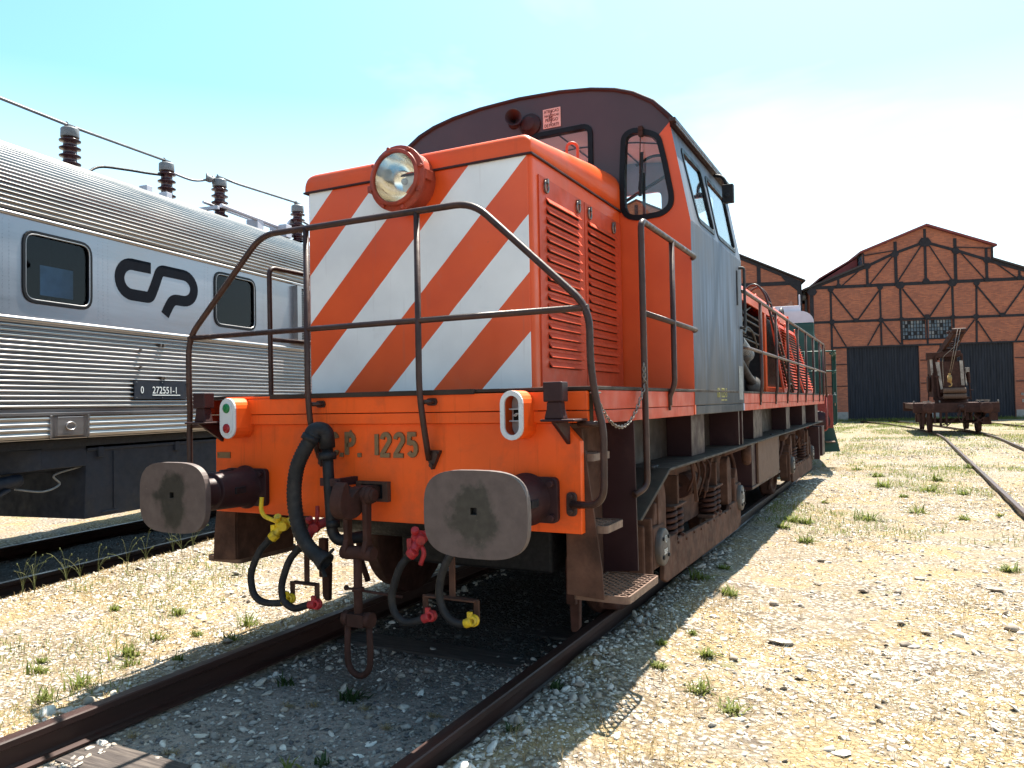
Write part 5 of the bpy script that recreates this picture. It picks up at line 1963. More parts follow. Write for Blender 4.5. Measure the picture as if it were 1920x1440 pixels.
# emblem
C1 = [(2.665, 2.945), (2.42, 2.945)] + arc(2.41, 2.787, .165, .158, 92, 268, 14) + [(2.56, 2.629)]
C1 += fil([(2.56, 2.629), (2.655, 2.629), (2.715, 2.745), (2.80, 2.947), (2.93, 2.947)], .10, 8)[1:]
C1 += [(3.12, 2.947)] + arc(3.15, 2.80, .175, .147, 88, -88, 14)
C1 += fil([(3.15, 2.653), (2.985, 2.653), (2.905, 2.53), (2.87, 2.468)], .09, 7)[1:]
mb = MB().ribbon(C1, .119, 'x', XB + .001, XB + .004)
tpart(mb, 'painted_emblem', M['logo'])
# number plate
mb = MB().box(XB + .012, XB + .022, 2.41, 3.19, 1.551, 1.741)
for u in (2.44, 2.80, 3.16):
    for z in (1.565, 1.727):
        mb.cyl((XB + .02, u, z), (XB + .026, u, z), .006, n=6, m=1)
pl_ = tpart(mb, 'number_plate', [M['navy'], M['greymetal']])
mb = MB().text('0', .105, (XB + .0235, 2.492, 1.61), (0, 1, 0), (0, 0, 1), .002, sx=.85)
mb.text('272551-1', .105, (XB + .0235, 2.655, 1.61), (0, 1, 0), (0, 0, 1), .002, sx=.93)
mb.box(XB + .0225, XB + .0245, 2.655, 3.065, 1.588, 1.597)
mb.build('plate_lettering', M['cream'], pl_)
# access hatch with ring
mb = MB()
mb.box(XB - .03, XB - .01, 1.43, 1.86, 1.19, 1.40)
mb.box(XB - .02, XB + .016, 1.43, 1.45, 1.185, 1.40)
mb.box(XB - .02, XB + .016, 1.84, 1.86, 1.185, 1.40)
mb.box(XB - .02, XB + .014, 1.51, 1.79, 1.21, 1.385)
mb.tube([(XB + .022, 1.645 + .052 * math.cos(R(a)), 1.30 + .036 * math.sin(R(a))) for a in range(0, 360, 20)], .006, 6, closed=True)
tpart(mb, 'access_hatch', M['stainless'], bev=.003)
mb = MB()
for u, z in ((2.78, 2.13), (2.83, 2.13), (2.50, 2.06), (2.50, 1.88), (2.80, 1.78), (2.84, 1.78)):
    mb.box(XB, XB + .03, u - .012, u + .012, z - .014, z + .014)
tpart(mb, 'side_bracket', M['iron'], bev=.003)
# grille behind the locomotive's nose
mb = MB()
mb.holed([(5.30, 2.32), (6.6, 2.32), (6.6, 3.13), (5.30, 3.13)], [[(5.40, 2.36), (6.55, 2.36), (6.55, 3.10), (5.40, 3.10)]], 'x', XB - .01, XB + .07)
for k in range(30):
    mb.prism([(XB + .01, 2.37 + k * .0245), (XB + .05, 2.36 + k * .0245), (XB + .05, 2.366 + k * .0245), (XB + .01, 2.378 + k * .0245)], 'y', 5.40, 6.55)
tpart(mb, 'air_intake_grille', M['stainless'])
tpart(MB().box(XB + .001, XB + .004, 5.40, 6.55, 2.36, 3.10), 'grille_backing', M['black'])
# roof gear
INS = [(.11, 2.80, 4.66), (.11, 4.30, 4.70), (.31, 5.10, 4.68), (.56, 6.65, 4.66), (.11, 8.6, 4.68)]
for x, u, zt in INS:
    zb = 4.08
    mb = MB()
    pr = [(0, .10), (.03, .085)]
    nr = 5
    hgt = zt - zb - .11
    for k in range(nr):
        b = .03 + (hgt - .03) * k / nr
        p = (hgt - .03) / nr
        pr += [(b, .072), (b + p * .40, .070), (b + p * .47, .112), (b + p * .60, .114), (b + p * .74, .085), (b + p * .9, .072)]
    pr += [(hgt, .07)]
    mb.lathe((x, u, zb), (0, 0, 1), pr, 24)
    io = tpart(mb, 'insulator', M['ceramic'])
    mb = MB().lathe((x, u, zb + hgt), (0, 0, 1), [(-.005, .07), (0, .098), (.095, .096), (.105, .085), (.108, 0)], 20)
    mb.box(x - .03, x + .03, u - .05, u + .05, zt - .01, zt + .035)
    mb.cyl((x, u - .04, zt + .02), (x, u - .04, zt + .06), .014, n=8)
    mb.build('insulator_cap', M['greymetal'], io, bev=.002)
z = 4.70
mb = MB().tube([(.11, -6, 4.70), (.11, 2.8, 4.685), (.11, 4.3, 4.73)], .018, 8)
mb.tube(spline([(.11, 4.35, 4.60), (.2, 4.7, 4.57), (.28, 4.98, 4.66), (.31, 5.1, 4.71)], 5), .016, 8)
mb.tube([(.31, 5.1, 4.715), (.36, 5.45, 4.70), (.56, 6.65, 4.70)], .018, 8)
mb.tube([(.56, 6.65, 4.45), (.11, 8.6, 4.5)], .018, 8)
mb.ball((.26, 4.95, 4.65), .05, n=10)
for dy in (-.06, .06):
    mb.cyl((.27, 4.95 + dy, 4.60), (.27, 4.95 + dy, 4.71), .016, n=8)
tpart(mb, 'busbar', M['greymetal'])
mb = MB().tube(spline([(.11, 4.22, 4.52), (.11, 3.95, 4.47), (.11, 3.6, 4.415), (.11, 3.2, 4.33), (.15, 2.95, 4.15)], 6), .017, 8)
tpart(mb, 'roof_cable', M['black'])
mb = MB()
for x, dz in ((.45, .02), (.15, .10), (-.35, .10)):
    mb.tube([(x, 4.95, 4.24 + dz), (x + .05, 6.6, 4.20 + dz), (x, 9.5, 4.22 + dz)], .032 if dz < .05 else .022, 8)
mb.box(.35, .65, 6.2, 6.35, 4.06, 4.26)
mb.box(.3, .5, 5.7, 5.85, 4.08, 4.24)
mb.prism(fil([(6.1, 4.05), (6.5, 4.05), (6.75, 4.45), (6.62, 4.45), (6.4, 4.2), (6.1, 4.16)], .05, 4, True), 'x', .42, .47)
for u in (3.62, 3.95):
    mb.box(.30, .42, u, u + .1, 4.08, 4.20)
mb.bar((.45, 4.9, 4.22), (-.4, 4.9, 4.22), .05, .05)
mb.bar((.45, 9.5, 4.22), (-.4, 9.5, 4.22), .05, .05)
tpart(mb, 'pantograph_frame', M['palegrey'], bev=.006)
# below the floor
mb = MB()
mb.prism([(1.90, .39), (6.2, .39), (6.2, 1.07), (1.93, 1.07)], 'x', .1, 1.26)
mb.box(1.26, 1.275, 1.93, 6.2, 1.045, 1.075)
mb.box(1.26, 1.27, 2.25, 2.262, .45, 1.03)
mb.box(1.26, 1.27, 2.10, 2.30, .42, .44)
for u in (2.05, 3.1, 4.2):
    mb.box(1.26, 1.285, u, u + .07, .98, 1.08)
tpart(mb, 'equipment_box', M['navy'], bev=.006)
mb = MB()
mb.add([(1.26, 1.43, .905), (1.26, 1.93, .905), (1.26, 1.93, 1.14), (1.26, 1.50, 1.14), (1.26, 1.43, 1.09), (.7, 1.0, .83), (.7, 1.93, .83), (.7, 1.93, 1.14), (.7, 1.05, 1.14), (.7, 1.0, 1.09)],
       [(0, 1, 2, 3, 4), (9, 8, 7, 6, 5), (0, 5, 6, 1), (1, 6, 7, 2), (2, 7, 8, 3), (3, 8, 9, 4), (4, 9, 5, 0)])
tpart(mb, 'angled_duct', M['navy'], bev=.006)
mb = MB().tube(spline([(1.22, 1.9, .90), (1.2, 1.62, .84), (1.2, 1.68, .75), (1.2, 1.5, .70), (1.1, 1.3, .74)], 6), .010, 6)
tpart(mb, 'loose_cable', M['greymetal'])
for uc in (-1.0, 12.5):
    mb = MB()
    for s in (1, -1):
        mb.prism(fil([(uc - 2.0, .55), (uc - .6, .40), (uc + .8, .40), (uc + 2.0, .55), (uc + 2.0, .82), (uc + .8, .92), (uc - .8, .92), (uc - 2.0, .82)], .1, 4, True), 'x', s * 1.0, s * 1.10)
        for u in (uc - 1.15, uc + 1.15):
            mb.box(s * 1.08, s * 1.2, u - .16, u + .16, .22, .5)
        mb.bar((s * 1.15, uc + 1.0, .28), (s * 1.15, uc + 2.2, .75), .07, .03)
        mb.cyl((s * 1.1, uc + 2.0, .78), (s * 1.1, uc + 2.35, .82), .06, n=10)
    mb.box(-1, 1, uc - .4, uc + .4, .4, .95)
    tb = tpart(mb, 'bogie', M['navy'], bev=.01)
    for u in (uc - 1.15, uc + 1.15):
        mb = MB()
        for s in (1, -1):
            mb.lathe((s * .82, u, .34), (s, 0, 0), [(-.03, .1), (-.03, .485), (0, .485), (.01, .46), (.125, .455), (.125, .38), (.09, .36), (.09, .12), (.13, .1), (.13, 0)], 32)
        mb.cyl((-.8, u, .34), (.8, u, .34), .08)
        mb.build('wheelset', M['rust'], tb)

# ------------------------------------------------------------------ brick sheds
SA = R(15)
sx_, sy_ = math.cos(SA), math.sin(SA)
def shed_at(xo):
    return (sx_ * (18.7 + xo) - sy_ * 52.47, sy_ * (18.7 + xo) + sx_ * 52.47, -.17)
SH = thing('brick_shed', 'brick engine shed with dark iron framing and two blue sheet doors behind the crane wagon', 'shed', shed_at(0), SA)
gab = [(-7.55, 0), (7.55, 0), (7.55, 9.25), (4.0, 10.62), (4.0, 11.58), (0, 13.12), (-4.0, 11.58), (-4.0, 10.62), (-7.55, 9.25)]
d1 = [(-5.25, .02), (-.65, .02), (-.65, 5.08), (-5.25, 5.08)]
d2 = [(.62, .02), (5.12, .02), (5.12, 5.08), (.62, 5.08)]
wn1 = [(-1.66, 5.52), (-.20, 5.52), (-.20, 6.77), (-1.66, 6.77)]
wn2 = [(0, 5.52), (1.42, 5.52), (1.42, 6.77), (0, 6.77)]
hole = [(a, b) for a, b in gab]
mb = MB().holed(gab, [d1, d2, wn1, wn2], 'y', 0, .35)
mb.box(-7.55, -7.2, .35, 40, 0, 9.2)
mb.box(7.2, 7.55, .35, 40, 0, 9.2)
mb.build('brick_wall', M['brick'], SH)
mb = MB()
for x0, x1 in ((-7.58, -5.27), (-.63, .60), (5.14, 7.58)):
    mb.box(x0, x1, -.05, -.003, 0, .62)
mb.build('plinth', M['concrete'], SH)
BARS = [(-7.43, 9.28, 7.43, 9.28, .26), (-7.49, 6.86, 7.49, 6.86, .20), (-7.43, 9.25, -7.43, 0, .30), (7.43, 9.25, 7.43, 0, .30), (-6.18, 9.1, -6.2, .6, .17), (6.18, 9.1, 6.2, .6, .17), (-3.0, 9.1, -3.0, 5.15, .15), (3.0, 9.1, 2.9, 5.15, .15), (-1.72, 9.1, -1.70, 5.15, .17), (1.52, 9.1, 1.52, 5.15, .17), (-.12, 6.86, -.1, 5.15, .15),
        (-3.78, 10.6, -3.78, 9.3, .20), (-1.95, 12.2, -1.95, 9.3, .24), (-.08, 12.95, -.1, 9.3, .20), (1.77, 12.2, 1.75, 9.3, .24), (3.65, 11.4, 3.65, 9.3, .20), (-5.66, 9.85, -5.66, 9.3, .17), (5.6, 9.85, 5.6, 9.3, .17),
        (-7.4, 9.3, -3.74, 10.63, .30), (-3.74, 10.63, -2.08, 11.38, .22), (-2.08, 11.38, -.1, 12.06, .22), (-.1, 12.06, 1.88, 11.35, .22), (1.88, 11.35, 3.72, 10.63, .22), (3.72, 10.63, 7.4, 9.3, .30),
        (-6.11, 8.97, -4.70, 6.96, .12), (-3.0, 8.99, -4.47, 6.95, .12), (-1.57, 8.92, -.29, 7.03, .12), (1.36, 8.94, .09, 7.02, .12), (3.0, 8.95, 4.41, 6.92, .12), (5.95, 8.9, 4.6, 6.95, .12),
        (-1.87, 9.44, -.3, 11.86, .11), (.16, 11.83, 1.59, 9.26, .09), (-3.7, 9.28, -2.08, 11.29, .10), (-5.51, 9.28, -4.05, 10.56, .10), (2.03, 11.3, 3.53, 9.33, .09), (4.23, 10.36, 5.44, 9.31, .10),
        (-6.13, 6.76, -5.27, 5.12, .10), (-3.07, 6.64, -3.89, 5.16, .10), (-2.87, 6.72, -1.8, 5.17, .10), (2.8, 6.66, 1.7, 5.15, .10), (3.0, 6.57, 3.8, 5.15, .10), (6.0, 6.6, 5.2, 5.1, .10), (-6.22, 5.06, 7.4, 5.12, .14), (-7.4, 3.9, -5.27, 3.9, .07), (-7.4, 2.4, -5.27, 2.4, .07), (-.63, 4.05, .60, 4.05, .07), (-.63, 2.5, .60, 2.5, .07), (5.14, 4.05, 7.4, 4.05, .07), (5.14, 2.5, 7.4, 2.5, .07), (-3.95, 11.35, -1.95, 11.6, .08), (1.75, 11.6, 3.9, 11.4, .08), (-4.0, 11.5, -4.0, 10.5, .12), (4.0, 11.5, 4.0, 10.5, .16)]
mb = MB()
for i, (x0, z0, x1, z1, wd) in enumerate(BARS):
    dep = .012 + .0011 * i
    mb.bar((x0, -dep, z0), (x1, -dep, z1), wd * .85, .02, upv=(0, 1, 0))
for i, (x, z, r) in enumerate([(-1.72, 9.2, .38), (1.52, 9.2, .38), (-.1, 12.05, .48), (-2.0, 11.33, .32), (1.8, 11.33, .32), (-3.78, 10.62, .32), (3.68, 10.62, .32), (-.1, 9.4, .28), (-6.18, 9.1, .25), (-3.0, 9.1, .24), (3.0, 9.1, .24), (6.1, 9.1, .25), (-4.6, 6.92, .22), (4.5, 6.92, .22), (-.1, 6.98, .25), (-6.15, 6.86, .26), (-3, 6.86, .26), (2.9, 6.86, .26), (1.5, 6.9, .2), (-1.7, 6.9, .2), (6.15, 6.86, .26), (-5.66, 9.35, .22), (5.6, 9.35, .22), (-3.78, 9.3, .2), (3.65, 9.3, .2), (-7.4, 9.0, .4), (7.4, 9.0, .4)]):
    r *= .85
    mb.prism([(x - r, z), (x - r * .5, z - r * .75), (x + r * .5, z - r * .75), (x + r, z), (x + r * .5, z + r * .75), (x - r * .5, z + r * .75)], 'y', -.075 - .001 * i, -.06)
mb.build('iron_framing', M['ironframe'], SH)
for k, wn in enumerate((wn1, wn2)):
    mb = MB()
    (xa, za), (xb, zb) = wn[0], wn[2]
    nxg, nzg = 8, 5
    for i in range(nxg + 1):
        x = xa + (xb - xa) * i / nxg
        mb.box(x - .02, x + .02, .05, .10, za, zb)
    for i in range(nzg + 1):
        z = za + (zb - za) * i / nzg
        mb.box(xa, xb, .055, .095, z - .02, z + .02)
    mb.box(xa - .06, xb + .06, -.09, .04, za - .08, za)
    wo = mb.build('shed_window', M['ironframe'], SH)
    mb = MB()
    rr_ = random.Random(k)
    for i in range(nxg):
        for j in range(nzg):
            x0, x1 = xa + (xb - xa) * i / nxg, xa + (xb - xa) * (i + 1) / nxg
            z0, z1 = za + (zb - za) * j / nzg, za + (zb - za) * (j + 1) / nzg
            t = rr_.random()
            mt = 0 if t < .62 else 1 if t < .85 else 2
            dy = rr_.uniform(0, .012)
            mb.box(x0 + .018, x1 - .018, .07 + dy, .078 + dy, z0 + .018, z1 - .018, mt)
    mb.build('window_panes', [M['winglass'], M['greymetal'], M['black']], wo)
for (x0, x1), lb in (((-5.25, -.65), None), ((.62, 2.86), 'blue sheet door leaf'), ((2.86, 5.12), None)):
    mb = MB()
    k = int((x1 - x0) / .17)
    p = []
    for i in range(k):
        a = x0 + (x1 - x0) * i / k
        d_ = (x1 - x0) / k
        p += [(a, .12), (a + d_ * .1, .09), (a + d_ * .5, .09), (a + d_ * .6, .12)]
    p += [(x1, .12), (x1, .15), (x0, .15)]
    mb.prism(p, 'z', .03, 5.06)
    mb.box(x0 + .02, x1 - .02, .16, .22, .03, 5.06)
    mb.build('shed_door', M['doorblue'], SH)
mb = MB()
def slab(x0, z0, x1, z1, y0, y1, t=.12, m=0):
    mb.prism([(x0, z0), (x1, z1), (x1, z1 + t), (x0, z0 + t)], 'y', y0, y1, m)
slab(-8.0, 9.12, -4.0, 10.66, -.18, 40)
slab(4.0, 10.66, 8.0, 9.12, -.18, 40)
slab(-4.25, 11.50, 0, 13.14, -.25, 40, .14, 1)
slab(0, 13.14, 4.25, 11.50, -.25, 40, .14, 1)
slab(-6.7, 10.02, -4.1, 11.50, 1.2, 40, .12, 1)
mb.box(-4.02, -3.9, .36, 40, 10.6, 11.5, 2)
mb.box(3.9, 4.02, .36, 40, 10.6, 11.5, 2)
mb.prism([(-6.5, 9.95), (-4.1, 10.7), (-4.1, 11.45)], 'y', 1.3, 1.4, 1)
mb.build('roof', [M['rooftile'], M['roofred'], M['winglass']], SH)
mb = MB()
mb.box(5.45, 5.62, -.04, -.01, 1.55, 1.72)
mb.box(5.5, 5.62, -.04, -.01, 1.10, 1.30)
mb.build('wall_notice', M['chalk'], SH)

S2 = thing('brick_shed', 'partly hidden brick shed behind the locomotive cab with patched rendered corner', 'shed', shed_at(-19.35), SA)
mb = MB()
g2_ = [(-11.3, 0), (11.3, 0), (11.3, 9.85), (5.2, 12.75), (5.2, 13.8), (0, 16.3), (-5.2, 13.8), (-5.2, 12.75), (-11.3, 9.85)]
mb.prism(g2_, 'y', .1, .5)
mb.box(10.9, 11.3, .5, 40, 0, 9.8)
mb.build('brick_wall', M['brick2'], S2)
mb = MB()
mb.prism([(9.6, 7.2), (10.6, 7.2), (10.75, 7.9), (10.6, 8.5), (10.3, 8.2), (9.9, 7.9)], 'y', .06, .09)
mb.build('render_patch', M['render'], S2)
mb = MB()
def slab(x0, z0, x1, z1, y0, y1, t=.10, m=0):
    mb.prism([(x0, z0), (x1, z1), (x1, z1 + t), (x0, z0 + t)], 'y', y0, y1, m)
for s in (1, -1):
    slab(s * 11.55, 9.78, s * 5.2, 12.80, -.1, 40)
    slab(s * 5.5, 13.70, 0, 16.3, -.1, 40)
mb.build('roof', M['rooftile'], S2)
mb = MB()
for i, (x0, z0, x1, z1, wd) in enumerate([(11.15, 9.8, 11.15, 0, .3), (-11.15, 9.8, -11.15, 0, .3), (-11.2, 9.72, 11.2, 9.72, .28), (8.45, 11.2, 8.45, 9.75, .26), (4.5, 13, 4.5, 9.7, .26), (0, 16, 0, 9.7, .26), (-4.5, 13, -4.5, 9.7, .26), (11.2, 9.75, 5.2, 12.65, .22), (-11.2, 9.75, -5.2, 12.65, .22), (-11.2, 6.9, 11.2, 6.9, .2), (5.2, 12.6, 5.2, 13.7, .2)]):
    d_ = .085 - .0013 * i
    mb.bar((x0, d_, z0), (x1, d_, z1), wd, .03, upv=(0, 1, 0))
mb.prism([(11.2, 9.0), (11.2, 9.75), (9.9, 10.3), (10.3, 9.75)], 'y', .05, .068)
mb.build('iron_framing', M['ironframe'], S2)
lk = thing('link_wall', 'narrow dark brick wall with downpipe filling the gap between the two sheds', 'wall', shed_at(-7.8), SA)
mb = MB().box(-.35, .35, .9, 1.3, 0, 8.3)
mb.build('brick_infill', M['brick2'], lk)
mb = MB().cyl((.12, .8, 0), (.12, .8, 8.6), .09, n=10)
mb.ball((-.02, .75, 8.75), .20, .2, .25, 10)
mb.build('downpipe', M['greymetal'], lk)

# ------------------------------------------------------------------ rail crane wagon
CW = thing('crane_wagon', 'rusty derelict rail crane wagon standing before the right shed door', 'wagon', (4.62, 32, -.05), R(4))


def cpart(mb, name, mats, bev=0, parent=None):
    return mb.build(name, mats, parent or CW, bev)


cpart(MB().box(-1.52, 1.52, 0, .12, .81, 1.20).box(-1.45, 1.45, .12, 5.0, .95, 1.18).box(-1.52, 1.52, 5.0, 5.12, .81, 1.2), 'chassis', M['rust'], .012)
for s in (1, -1):
    mb = MB().lathe((s * 1.0, 0, 1.0), (0, -1, 0), [(0, .15), (.05, .12), (.4, .10), (.42, .20), (.44, .225), (.47, .225), (.485, .15), (.49, 0)], 26)
    cpart(mb, 'buffer', M['rust'])
for y in (.75, 3.9):
    mb = MB()
    for s in (1, -1):
        mb.lathe((s * .82, y, .42), (s, 0, 0), [(-.03, .1), (-.03, .44), (0, .445), (.01, .42), (.125, .415), (.125, .34), (.09, .33), (.09, .1), (.13, 0)], 26)
    mb.cyl((-.85, y, .42), (.85, y, .42), .06)
    cpart(mb, 'wheelset', M['rust'])
    mb = MB()
    for s in (1, -1):
        mb.box(s * 1.0, s * 1.12, y - .14, y + .14, .32, .62)
        mb.prism([(y - .6, .86), (y + .6, .86), (y + .12, .60), (y - .12, .60)], 'x', s * 1.02, s * 1.10)
    cpart(mb, 'axlebox', M['rust'], .01)
mb = MB()
mb.box(-1.38, -1.28, -.02, .03, .42, .78)
mb.box(1.15, 1.45, .02, .06, .48, .80)
for k in range(5):
    mb.box(-1.2 + k * .21, -1.12 + k * .21, .05, .12, .25 + .06 * (k % 3), .85)
mb.box(.95, 1.25, .2, .6, .32, .62)
mb.bar((-.55, -.05, .28), (-.1, -.1, .52), .05, .04)
mb.bar((-.35, -.05, .25), (.02, -.1, .60), .05, .04)
mb.bar((.55, -.05, .35), (1.0, -.08, .62), .06, .04)
mb.bar((.6, -.05, .72), (.95, -.08, .36), .05, .04)
mb.tube(spline([(.15, -.1, .95), (.05, -.2, .7), (.15, -.25, .45), (.25, -.2, .7)], 5), .03, 7)
cpart(mb, 'brake_gear', M['rust'], .008)
mb = MB().lathe((.20, 0, .98), (0, -1, 0), [(0, .16), (.05, .16), (.12, .10), (.3, .07), (.32, 0)], 18)
mb.bar((.12, -.2, 1.1), (.12, -.2, .70), .05, .05)
mb.bar((.30, -.2, 1.1), (.30, -.2, .66), .05, .05)
cpart(mb, 'draw_hook', M['rust'], .01)
mb = MB()
for x in (-1.48, -.95, -.55, .85, 1.15, 1.48):
    mb.cyl((x, .08, 1.18), (x, .08, 1.30), .025, n=8)
mb.box(-1.15, -.85, .05, .3, 1.24, 1.27)
mb.box(.72, 1.2, .05, .25, 1.27, 1.30)
cpart(mb, 'deck_lever', M['iron'])
# turning superstructure
mb = MB().box(-.62, .36, 1.1, 2.3, 1.44, 2.35)
mb.cyl((-.66, 1.5, 2.55), (.42, 1.5, 2.55), .26, n=20)
mb.cyl((.44, 1.9, 1.9), (.54, 1.9, 1.9), .38, n=22)
mb.cyl((.54, 1.3, 2.3), (.62, 1.3, 2.3), .22, n=18)
mb.cyl((-.84, 1.4, 2.0), (-.74, 1.4, 2.0), .34, n=20)
mb.bar((-.86, .9, 1.3), (-.84, .9, 2.4), .05, .05)
mb.bar((.66, .8, 1.3), (.60, .8, 2.2), .05, .05)
cpart(mb, 'winch_machinery', M['rust'], .01)
mb = MB()
mb.cyl((.05, 1.6, 1.18), (.05, 1.6, 1.34), .62, n=24)
mb.box(-.50, .62, .55, 2.7, 1.34, 1.44)
cpart(mb, 'turntable', M['rust'], .01)
mb = MB()
mb.prism([(-.46, 1.62), (.42, 1.62), (.36, 2.88), (-.44, 2.90)], 'y', .60, .64)
mb.prism([(.60, 1.44), (2.6, 1.44), (2.5, 2.7), (.66, 2.88)], 'x', .40, .44)
mb.prism([(.60, 1.44), (2.6, 1.44), (2.4, 3.1), (.7, 3.1)], 'x', -.72, -.68)
mb.prism([(-.70, 1.3), (-.46, 1.3), (-.56, 3.14), (-.80, 3.14)], 'y', .72, .80)
cpart(mb, 'cab_panel', M['rust'], .008)
mb = MB()
mb.prism([(-.44, 1.75), (-.36, 1.75), (-.46, 2.88), (-.60, 2.88)], 'y', .56, .60)
mb.prism([(.30, 1.9), (.42, 1.9), (.38, 2.92), (.26, 2.92)], 'y', .56, .60)
mb.prism([(.46, 1.9), (.52, 1.9), (.44, 2.5)], 'y', .56, .60)
mb.prism([(-.76, 2.35), (-.68, 2.35), (-.70, 3.0), (-.80, 3.05)], 'y', .66, .70)
mb.box(.50, .64, .8, 1.0, 2.45, 2.63)
cpart(mb, 'weathered_board', M['chalk'], .006)
mb = MB()
mb.cyl((-.36, .50, 1.70), (.46, .50, 1.70), .11, n=16)
mb.cyl((-.36, .50, 1.46), (.46, .50, 1.46), .11, n=16)
cpart(mb, 'rope_drum', M['wood'], .006)
mb = MB()
mb.bar((-.80, .75, 3.16), (.34, .75, 3.22), .16, .22)
mb.bar((-.70, 2.4, 3.16), (.34, 2.4, 3.20), .12, .14)
mb.bar((-.75, .75, 3.16), (-.70, 2.4, 3.16), .12, .12)
mb.bar((.30, .75, 3.16), (.34, 2.4, 3.18), .12, .12)
mb.bar((.40, .62, 1.44), (.36, .70, 3.2), .07, .07)
mb.bar((-.50, .62, 1.44), (-.58, .70, 3.2), .07, .07)
mb.box(-.92, -.7, .6, .9, 3.0, 3.28)
mb.cyl((-.62, .5, 2.28), (-.5, .5, 2.28), .035, n=8)
mb.bar((.5, .55, 1.72), (.72, .55, 1.70), .03, .03)
mb.cyl((.62, .9, 2.0), (.60, .9, 2.6), .06, n=10)
cpart(mb, 'crane_frame', M['rust'], .008)
mb = MB()
a0, a1 = Vector((-.18, 1.9, 3.10)), Vector((.14, -.45, 4.05))
for s in (-1, 1):
    o = Vector((.26 * s, 0, 0))
    mb.bar(a0 + o, a1 + o * .55, .10, .26)
for k in range(6):
    p = a0.lerp(a1, .1 + k * .16)
    mb.bar(p + Vector((-.24, 0, .02)), p + Vector((.24, 0, .02)), .05, .05)
for k in range(5):
    p, q = a0.lerp(a1, .1 + k * .16), a0.lerp(a1, .26 + k * .16)
    g_ = .24 if k % 2 else -.24
    mb.bar(p + Vector((g_, 0, 0)), q + Vector((-g_, 0, 0)), .05, .04)
mb.prism([(-.24, 2.9), (.24, 2.9), (.20, 3.45), (-.22, 3.45)], 'y', 1.0, 1.04)
mb.cyl(a1 + Vector((-.24, 0, .02)), a1 + Vector((.24, 0, .02)), .09, n=14)
mb.bar(a1 + Vector((-.3, 0, 0)), a1 + Vector((-.42, .03, -.08)), .08, .08)
cpart(mb, 'jib', M['rust'], .008)
mb = MB()
tip = a1 + Vector((0, -.08, 0))
hb = Vector((-.22, -.50, 2.30))
mb.tube([tip + Vector((.05, 0, .05)), hb + Vector((.04, 0, .05))], .012, 6)
mb.tube([tip + Vector((-.05, 0, .05)), hb + Vector((-.02, 0, .05))], .012, 6)
mb.tube(spline([tip + Vector((0, 0, -.4)), Vector((-.08, -.1, 3.35)), Vector((-.30, .2, 3.12)), Vector((-.35, .45, 2.9)), Vector((-.34, .5, 1.9))], 6), .012, 6)
cpart(mb, 'wire_rope', M['iron'])
mb = MB()
mb.lathe(hb + Vector((-.1, 0, -.14)), (1, 0, 0), [(0, .05), (.02, .14), (.06, .15), (.10, .15), (.14, .14), (.16, .05)], 18)
mb.tube([hb + Vector((-.02, 0, -.25))] + [hb + Vector((-.02 + .07 * math.cos(R(a)), 0, -.36 + .08 * math.sin(R(a)))) for a in range(90, -150, -30)], .025, 7)
mb.box(hb.x - .06, hb.x + .02, hb.y - .05, hb.y + .05, hb.z - .05, hb.z + .08)
cpart(mb, 'hook_block', M['cloth'])

# ------------------------------------------------------------------ green locomotive coupled behind
GL = thing('diesel_locomotive', 'dark green locomotive with pale rounded hood top, mostly hidden behind the orange one', 'locomotive', (.12, 13.85, 0), R(8))
hp = lambda x_, t: [(-x_, 1.5), (x_, 1.5), (x_, t - .28)] + arc(x_ - .26, t - .28, .26, .28, 0, 90, 6)[1:] + arc(-x_ + .26, t - .28, .26, .28, 90, 180, 6) + [(-x_, t - .28)]
mb = MB().prism([(-.98, 1.5), (.98, 1.5), (.98, 3.10), (-.98, 3.10)], 'y', .45, 3.4)
mb.build('hood', M['greenpaint'], GL, bev=.03)
mb = MB().prism([(-.98, 3.10), (.98, 3.10)] + arc(.70, 3.10, .28, .26, 0, 90, 6)[1:] + arc(-.70, 3.10, .28, .26, 90, 180, 6)[:-1], 'y', .45, 3.4, sm=True)
mb.build('hood_top', M['palegrey'], GL)
mb = MB().box(-.6, .72, .60, 1.6, 3.10, 3.50)
mb.cyl((.70, .62, 3.5), (.70, .62, 3.74), .018, n=6)
mb.build('roof_box', M['palegrey'], GL, bev=.01)
mb = MB().prism([(-1.30, 1.5), (1.30, 1.5), (1.30, 2.6), (1.12, 3.05), (-1.12, 3.05), (-1.30, 2.6)], 'y', 3.4, 6.0)
mb.build('cab', M['greenpaint'], GL, bev=.02)
mb = MB().box(-1.36, 1.36, 0, 12, 1.32, 1.5)
mb.build('platform', M['greenpaint'], GL, bev=.01)
mb = MB().box(-1.28, 1.28, -.06, 0, .80, 1.5)
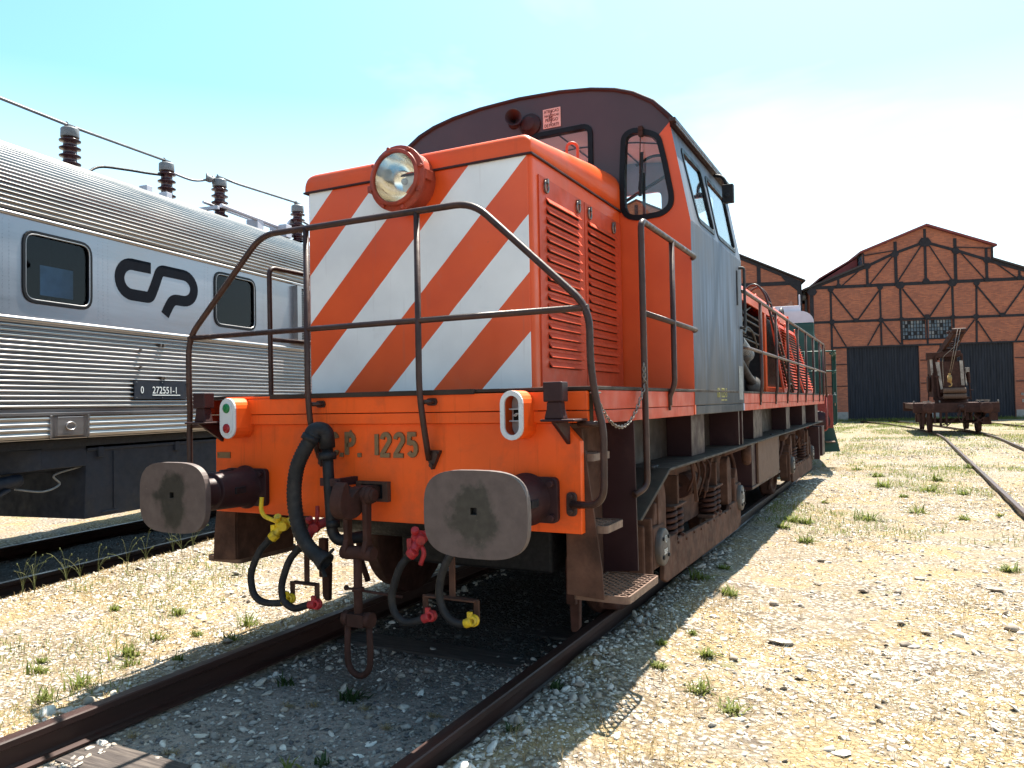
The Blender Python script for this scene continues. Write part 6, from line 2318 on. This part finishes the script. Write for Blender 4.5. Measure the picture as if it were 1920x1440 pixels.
mb.build('buffer_beam', M['redbrown'], GL, bev=.01)
for s in (1, -1):
    mb = MB().lathe((s * .97, 0, .95), (0, -1, 0), [(.06, .15), (.1, .11), (.52, .10), (.54, .22), (.58, .22), (.585, 0)], 22)
    mb.build('buffer', M['plum'], GL)
    mb = MB()
    for y in (.05, .45, .9):
        mb.tube(fil([(s * 1.40, y, 1.0), (s * 1.40, y + .5, 2.42), (s * 1.40, y + 1.4, 2.42)], .1) if 0 else fil([(s * 1.30, y + .9, .82), (s * 1.42, y + .9, .86), (s * 1.42, y + .9, 2.32), (s * 1.42, y + .8, 2.42), (s * 1.30, y - .2, 2.42)], .1), .018, 8)
    mb.tube([(s * 1.42, 1.8, 2.0), (s * 1.36, -.05, 2.0), (s * .3, -.08, 2.0)], .016, 8)
    mb.tube([(s * 1.42, 1.8, 2.42), (s * 1.36, -.05, 2.42), (s * .3, -.08, 2.42)], .016, 8)
    for x in (.4, .75, 1.1):
        mb.cyl((s * x, -.08, 1.5), (s * x, -.08, 2.42), .016, n=8)
    mb.build('handrail', M['greenpaint'], GL)
    mb = MB().prism([(s * 1.12, .18), (s * 1.52, .20), (s * 1.37, .86), (s * 1.35, 1.32), (s * 1.12, 1.32)], 'y', 1.6, 1.63)
    mb.box(s * 1.2, s * 1.40, 1.2, 1.6, .42, .45, 1)
    mb.build('step_plate', [M['greenpaint'], M['grate']], GL, bev=.004)
    mb = MB().box(s * 1.0, s * 1.2, 2.2, 11.5, .4, 1.0)
    mb.build('underframe', M['darkgrey'], GL)
for y in (3.0, 5.4, 9.0, 11.2):
    mb = MB()
    for s in (1, -1):
        mb.lathe((s * .82, y, .46), (s, 0, 0), [(-.03, .1), (-.03, .485), (0, .485), (.01, .46), (.125, .455), (.125, .38), (.09, .36), (.09, .12), (.13, 0)], 24)
    mb.build('wheelset', M['rust'], GL)
mb = MB().tube(spline([(1.32, .06, 1.5), (1.34, .2, 1.30), (1.36, .5, 1.3), (1.38, .8, 1.55)], 5), .012, 6)
mb.build('chain', M['iron'], GL)
